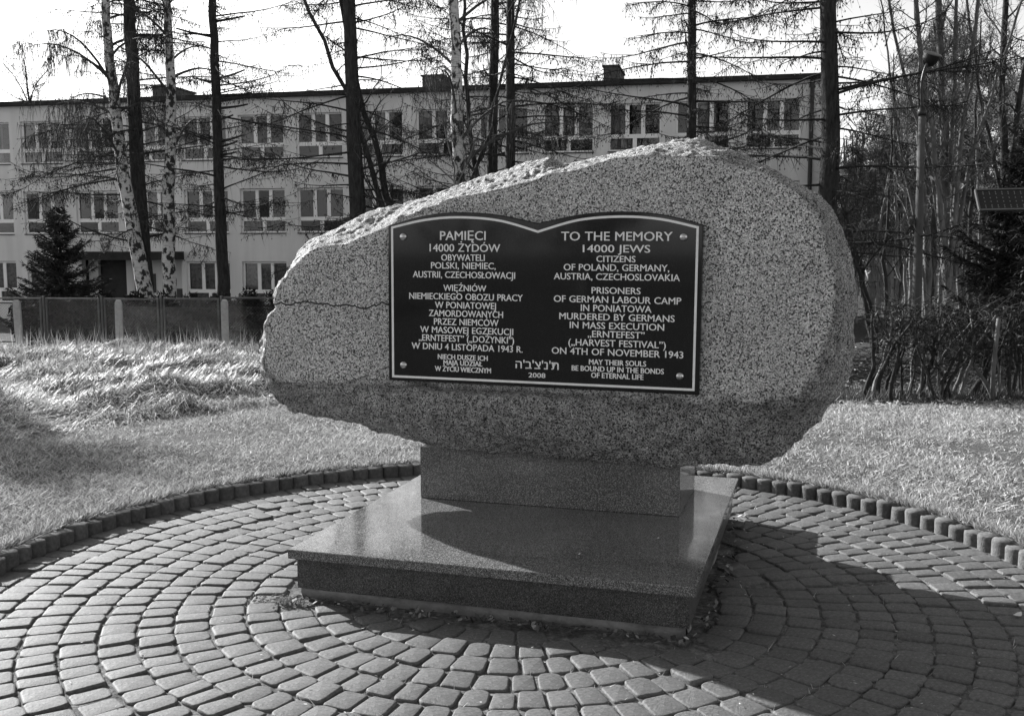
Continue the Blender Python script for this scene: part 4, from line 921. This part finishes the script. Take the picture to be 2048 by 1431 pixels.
# ------------------------------------------------------------------ lamp post and solar panel
def build_lamp():
    D = 19.0; foot = at(1833, 740, D); g = float(gz0(foot[0], foot[1])); x, y = foot[0], foot[1]
    root = empty('street_lamp', (x, y, g), 0, 'concrete street lamp with curved neck and round dark head', 'street lamp')
    rel = lambda px, py: at(px, py, D) - np.array([x, y, g])
    p0, p1 = rel(1831, 700), rel(1844, 229)
    b0 = p1 + (p0 - p1) * (p1[2] + .3) / (p1[2] - p0[2])
    mb = MB(); mb.tube([b0, p0, p1], [.105, .096, .058], 10, True); mb.build('pole', MAT['polecon'], root, True)
    c = MB(); c.tube([p1 + (0, 0, -.02), p1 + (0, 0, .05), p1 + (.005, 0, .14)], [.085, .08, .045], 10, True); c.build('collar', MAT['lamp'], root, True)
    nk = [p1 + np.array([0, 0, .1])] + [rel(*q) for q in ((1843, 190), (1844, 165), (1848, 145), (1855, 126), (1860, 117))]
    m = MB(); m.tube(catmull(nk, 5), .03, 8, True); m.build('neck', MAT['lamp'], root, True)
    hd = empty('lamp_head'); bpy.data.objects.remove(hd)
    c0 = rel(1865, 108); ns = 20
    def lathe(prof):
        V = [(r * math.cos(2 * math.pi * k / ns), r * math.sin(2 * math.pi * k / ns), z) for r, z in prof for k in range(ns)]
        return V, [(r * ns + k, r * ns + (k + 1) % ns, (r + 1) * ns + (k + 1) % ns, (r + 1) * ns + k) for r in range(len(prof) - 1) for k in range(ns)]
    h = MB(); h.add(*lathe([(.03, -.23), (.09, -.20), (.135, -.11), (.155, -.02), (.157, .0)])); ho = h.build('lamp_head', MAT['lamp'], root, True); ho.location = c0; ho.rotation_euler = (math.radians(20), math.radians(14), 0)
    h = MB(); h.add(*lathe([(.15, -.012), (.168, -.008), (.172, .008), (.15, .022), (.06, .035), (.001, .038)])); h.build('shade_rim', MAT['lamp_rim'], ho, True)
    # small floodlight bracket on the pole
    q = rel(1823, 444); f = MB(); f.tube([q + (.13, 0, -.02), q], .012, 5); f.box(q[0] - .06, q[0] + .05, q[1] - .05, q[1] + .05, q[2] - .05, q[2] + .06); f.build('bracket_light', MAT['dark_metal'], root)
    # solar panel on its own post
    D = 14.0; tl, bl = at(1973, 381, D + .07), at(1960, 419, D - .07); tr = at(2123, 378, D + .05); 
    cen = (bl + tr) / 2; g = float(gz0(cen[0] + .2, D)); root = empty('solar_panel', (cen[0] + .25, D, g), 0, 'tilted solar panel on a dark post above the spruce', 'solar panel')
    o = np.array([cen[0] + .25, D, g]); ux = tr - tl; W = np.linalg.norm(ux); ux /= W; uy = tl - bl; uy -= ux * (uy @ ux); H = np.linalg.norm(uy); uy /= H; un = np.cross(ux, uy)
    def PT(a, b, c): return bl + ux * a + uy * b + un * c - o
    def pbox(mb, a0, a1, b0, b1, c0_, c1):
        v = [PT(a, b, c) for c in (c0_, c1) for b in (b0, b1) for a in (a0, a1)]; mb.add(v, [(0, 2, 3, 1), (4, 5, 7, 6), (0, 1, 5, 4), (2, 6, 7, 3), (0, 4, 6, 2), (1, 3, 7, 5)])
    fr = MB(); pbox(fr, -.015, W + .015, -.02, 0, -.02, .02); pbox(fr, -.015, W + .015, H, H + .02, -.02, .02); pbox(fr, -.02, 0, 0, H, -.02, .02); pbox(fr, W, W + .02, 0, H, -.02, .02); fr.build('frame', MAT['alu'], root)
    bk = MB(); pbox(bk, 0, W, 0, H, -.012, .004); sheet = bk.build('panel_sheet', MAT['cell'], root)
    nx, ny = 12, 5; ce = MB()
    for i in range(1, nx):
        for j in range(ny + 1):
            a, b = W * i / nx, min(H - .03, max(.03, H * (j + .0) / ny)); V = [PT(a + dx, b + dy, .0065) for dx, dy in ((.011, 0), (0, .016), (-.011, 0), (0, -.016))]; ce.add(V, [(0, 1, 2, 3)])
    tag(ce.build('cell_corners', MAT['alu'], sheet), kind='stuff')
    ps = MB(); top = PT(W * .86, H / 2, -.03); ps.tube([(top[0], top[1] + .05, 0 - .2), (top[0], top[1] + .05, top[2])], .05, 10, True); ps.build('post', MAT['dark_metal'], root, True)
build_lamp()

# ------------------------------------------------------------------ grass, leaves, litter
def build_cover():
    rng = np.random.default_rng(9)
    def field(n, dmin, dmax, half, test):
        d = np.exp(rng.uniform(math.log(dmin), math.log(dmax), n)); a = rng.uniform(-half, half, n); x = d * np.sin(a); y = d * np.cos(a); k = test(x, y); return x[k], y[k], d[k]
    outside = lambda x, y: np.hypot(x - CX, y - CY) > 2.70
    # mown lawn
    def lawn_ok(x, y):
        return outside(x, y) & (longmask(x, y) < rng.random(len(x)) * .8) & ~((y > 12.6) & (x > 2.5))
    x, y, d = field(1000000, 4.6, 27, math.radians(33), lawn_ok)
    thin = tussock(x * .55 + 3, y * .55) + .45 * tussock(x * 1.7, y * 1.7 + 4) + .5 * tussock(x * 5.1 + 1, y * 4.3); k = rng.random(len(x)) < np.clip(.66 + .55 * thin, .06, 1); x, y, d, thin = x[k], y[k], d[k], thin[k]
    n = len(x); b = np.stack([x, y, gz(x, y) - .004], -1); lean = rng.normal(0, .8, (n, 2)); ln = rng.uniform(.02, .05, n) * (1 + .25 * np.clip(thin, -1, 1))
    tip = b + np.stack([lean[:, 0] * ln, lean[:, 1] * ln, ln * rng.uniform(.35, 1, n)], -1)
    mb = MB(); mb.ribbons(b, tip, .0013 + .00022 * d, rng=rng); tag(mb.build('lawn', MAT['lawn']), 'short dry lawn round the paved circle', 'grass', kind='stuff')
    # fringe of grass along the kerb
    m = 16000; a = rng.uniform(0, 2 * np.pi, m); r = 2.665 + np.abs(rng.normal(0, .05, m)); x, y = CX + r * np.cos(a), CY + r * np.sin(a); b = np.stack([x, y, gz(x, y) - .01], -1)
    tip = b + np.stack([rng.normal(0, .035, m) - .02 * np.cos(a), rng.normal(0, .035, m) - .02 * np.sin(a), rng.uniform(.03, .085, m)], -1); mb = MB(); mb.ribbons(b, tip, .0035, rng=rng); tag(mb.build('kerb_grass', MAT['straw']), 'fringe of dry grass growing over the kerb', 'grass', kind='stuff')
    # long matted grass
    x, y, d = field(78000, 7.5, 28, math.radians(32), lambda x, y: outside(x, y) & (longmask(x, y) > .35) & (x < 1.5))
    n = len(x); flow = 1.2 * np.sin(.9 * x + 1.3 * np.sin(.7 * y)) + .8 * np.sin(1.1 * y + 2 * np.sin(.8 * x))
    mb = MB(); reps = 3
    for q in range(reps):
        bx, by = x + rng.normal(0, .09, n), y + rng.normal(0, .09, n); b = np.stack([bx, by, gz(bx, by) - .02], -1); az = flow + rng.normal(0, .7, n); L = rng.uniform(.12, .38, n); h = rng.uniform(.15, .65, n)
        m1 = b + np.stack([np.cos(az) * L * .35, np.sin(az) * L * .35, L * h * .6], -1); t1 = m1 + np.stack([np.cos(az) * L * .6, np.sin(az) * L * .6, -L * rng.uniform(-.15, .45, n)], -1)
        w = (.0016 + .00024 * d)[:, None]; sd = np.stack([-np.sin(az), np.cos(az), np.zeros(n)], -1) * w
        V = np.stack([b - sd, b + sd, m1 + sd, m1 - sd, t1], 1).reshape(-1, 3); o = 5 * np.arange(n)[:, None]
        mb.add(V, o + np.array([[0, 1, 2, 3]]), o + np.array([[3, 2, 4]]))
    tag(mb.build('long_grass', MAT['straw']), 'long matted dry grass in front of the fence', 'grass', kind='stuff')
    # upright stalks near the fence
    x, y, d = field(5000, 17, 27.5, math.radians(32), lambda x, y: (longmask(x, y) > .15) & (x < 1)); n = len(x); b = np.stack([x, y, gz(x, y) - .02], -1)
    mb = MB(); mb.ribbons(b, b + np.stack([rng.normal(0, .12, n), rng.normal(0, .12, n), rng.uniform(.25, .6, n)], -1), .006, rng=rng); tag(mb.build('grass_stalks', MAT['straw']), 'upright dead stalks along the foot of the fence', 'grass', kind='stuff')
    # leaf litter under the hedge and in the wood
    m = 26000; x = rng.uniform(2.6, 14, m); y = 11.6 + rng.exponential(3.2, m); k = (y < 30); x, y = x[k], y[k]; n = len(x); b = np.stack([x, y, gz(x, y) + .004], -1)
    mb = MB(); dd = rng.normal(0, .05, (n, 3)); dd[:, 2] = np.abs(dd[:, 2]) * .4; mb.ribbons(b, b + dd, .02, rng=rng); tag(mb.build('leaf_litter', MAT['leaf']), 'dead leaves lying under the hedge', 'leaves', kind='stuff')
    # rough weeds and sticks under the hedge
    m = 7000; x = rng.uniform(2.6, 8.5, m); y = 11.9 + np.abs(rng.normal(0, .8, m)); b = np.stack([x, y, gz(x, y)], -1); mb = MB(); mb.ribbons(b, b + np.stack([rng.normal(0, .06, m), rng.normal(0, .06, m), rng.uniform(.03, .16, m)], -1), .006, rng=rng); tag(mb.build('undergrowth', MAT['green']), 'dark undergrowth along the foot of the hedge', 'plants', kind='stuff')
    # debris around the plinth: soil strip with leaves and chips
    soil = MB(); V = []; q = []
    for t in np.linspace(0, 1, 2): pass
    def ring_pt(u, v, z): return SO + EX * u + EY * v + np.array([0, 0, z])
    leaves = MB(); chips = MB(); m = 420
    side = rng.integers(0, 3, m); t = rng.random(m); off = rng.uniform(0, .085, m)
    for s, tt, of in zip(side, t, off):
        u, v = (tt * SW, -of + .02) if s < 2 else (SW + of - .02, tt * SD)
        c = ring_pt(u, v, .002); r = rng.uniform(.004, .013); a = rng.uniform(0, 6.28); tilt = rng.normal(0, .5, 2)
        pts = []
        for k in range(6):
            an = a + k * math.pi / 3; rr = r * (1.5 if k % 3 == 0 else .8); dx, dy = rr * math.cos(an), rr * math.sin(an); pts.append(c + np.array([dx, dy, max(-.004, tilt[0] * dx + tilt[1] * dy + .006)]))
        leaves.add(pts, [(0, 1, 2, 3), (0, 3, 4, 5)])
    m = 420; a = rng.uniform(0, 6.28, m); r = 2.4 * np.sqrt(rng.random(m)); x, y = CX + r * np.cos(a), CY + r * np.sin(a)
    c = np.stack([x, y, np.full(m, .0045)], -1)
    for p in c:
        u, v = slab_local(p[0], p[1])
        if 0 < u < SW and 0 < v < SD: continue
        an = rng.uniform(0, 6.28); l, w = rng.uniform(.004, .011), rng.uniform(.002, .004); e = np.array([math.cos(an), math.sin(an), .1]) * l; f = np.array([-math.sin(an), math.cos(an), .1]) * w; chips.add([p - e, p + f, p + e, p - f], [(0, 1, 2, 3)])
    m = 240                                                    # grit beside the plinth's left front corner
    for k in range(m):
        u, v = rng.normal(.03, .07), rng.normal(-.03, .035)
        if u > 0 and v > 0: continue
        p = ring_pt(u, v, .0); s = rng.uniform(.003, .009); chips.diamonds(np.array([p + (0, 0, s * .5)]), s, s * .8)
    tag(leaves.build('fallen_leaves', MAT['leaf']), 'withered leaves gathered along the foot of the plinth', 'leaves', kind='stuff')
    tag(chips.build('seeds_and_grit', MAT['chips']), 'pale seeds and grit scattered over the pavers', 'grit', kind='stuff')
    # tufts of grass in the joints
    m = 1500; a = rng.uniform(0, 6.28, m); kk = rng.integers(0, 14, m); r = 2.56 - .001 - kk * .148 + rng.normal(0, .004, m); x, y = CX + r * np.cos(a), CY + r * np.sin(a); b = np.stack([x, y, np.full(m, -.02)], -1)
    k = np.array([not (0 < slab_local(p[0], p[1])[0] < SW and 0 < slab_local(p[0], p[1])[1] < SD) for p in b]); b = b[k]; n = len(b)
    mb = MB(); mb.ribbons(b, b + np.stack([rng.normal(0, .018, n), rng.normal(0, .018, n), rng.uniform(.015, .035, n)], -1), .0018, rng=rng); tag(mb.build('joint_grass', MAT['straw']), 'wisps of dry grass growing in the paving joints', 'grass', kind='stuff')
    # one large pale leaf and two small things on the slab
    def leaf(c, r, a, name, label, zt):
        V = []; 
        for k in range(9):
            an = 2 * math.pi * k / 9; rr = r * (1 + .28 * math.cos(2 * an) + .12 * math.cos(5 * an)); V.append((rr * math.cos(an), .7 * rr * math.sin(an), .004 + .16 * r * math.cos(an * 2)))
        V.append((0, 0, .003)); mb = MB(); mb.add(V, None, [(k, (k + 1) % 9, 9) for k in range(9)]); o = mb.build(name, MAT['paint_light'], None, True); o.location = (c[0], c[1], zt); o.rotation_euler = (0, 0, a); tag(o, label, 'leaf')
    r_ = ray(2035, 1231); p = np.array([0, 0, EYE]) - r_ * EYE / r_[2]; leaf(p, .026, .7, 'fallen_leaf', 'pale fallen leaf lying alone on the shaded pavers', .004)
    for (px, py, lab) in ((1158, 1109, 'tiny pale leaf on the shaded half of the polished slab'), (1316, 1077, 'tiny curled white petal on the polished slab')):
        r_ = ray(px, py); p = np.array([0, 0, EYE]) + r_ * (ZT - EYE) / r_[2]; leaf(p, .008, 1.0, 'fallen_leaf', lab, ZT + .001)
build_cover()
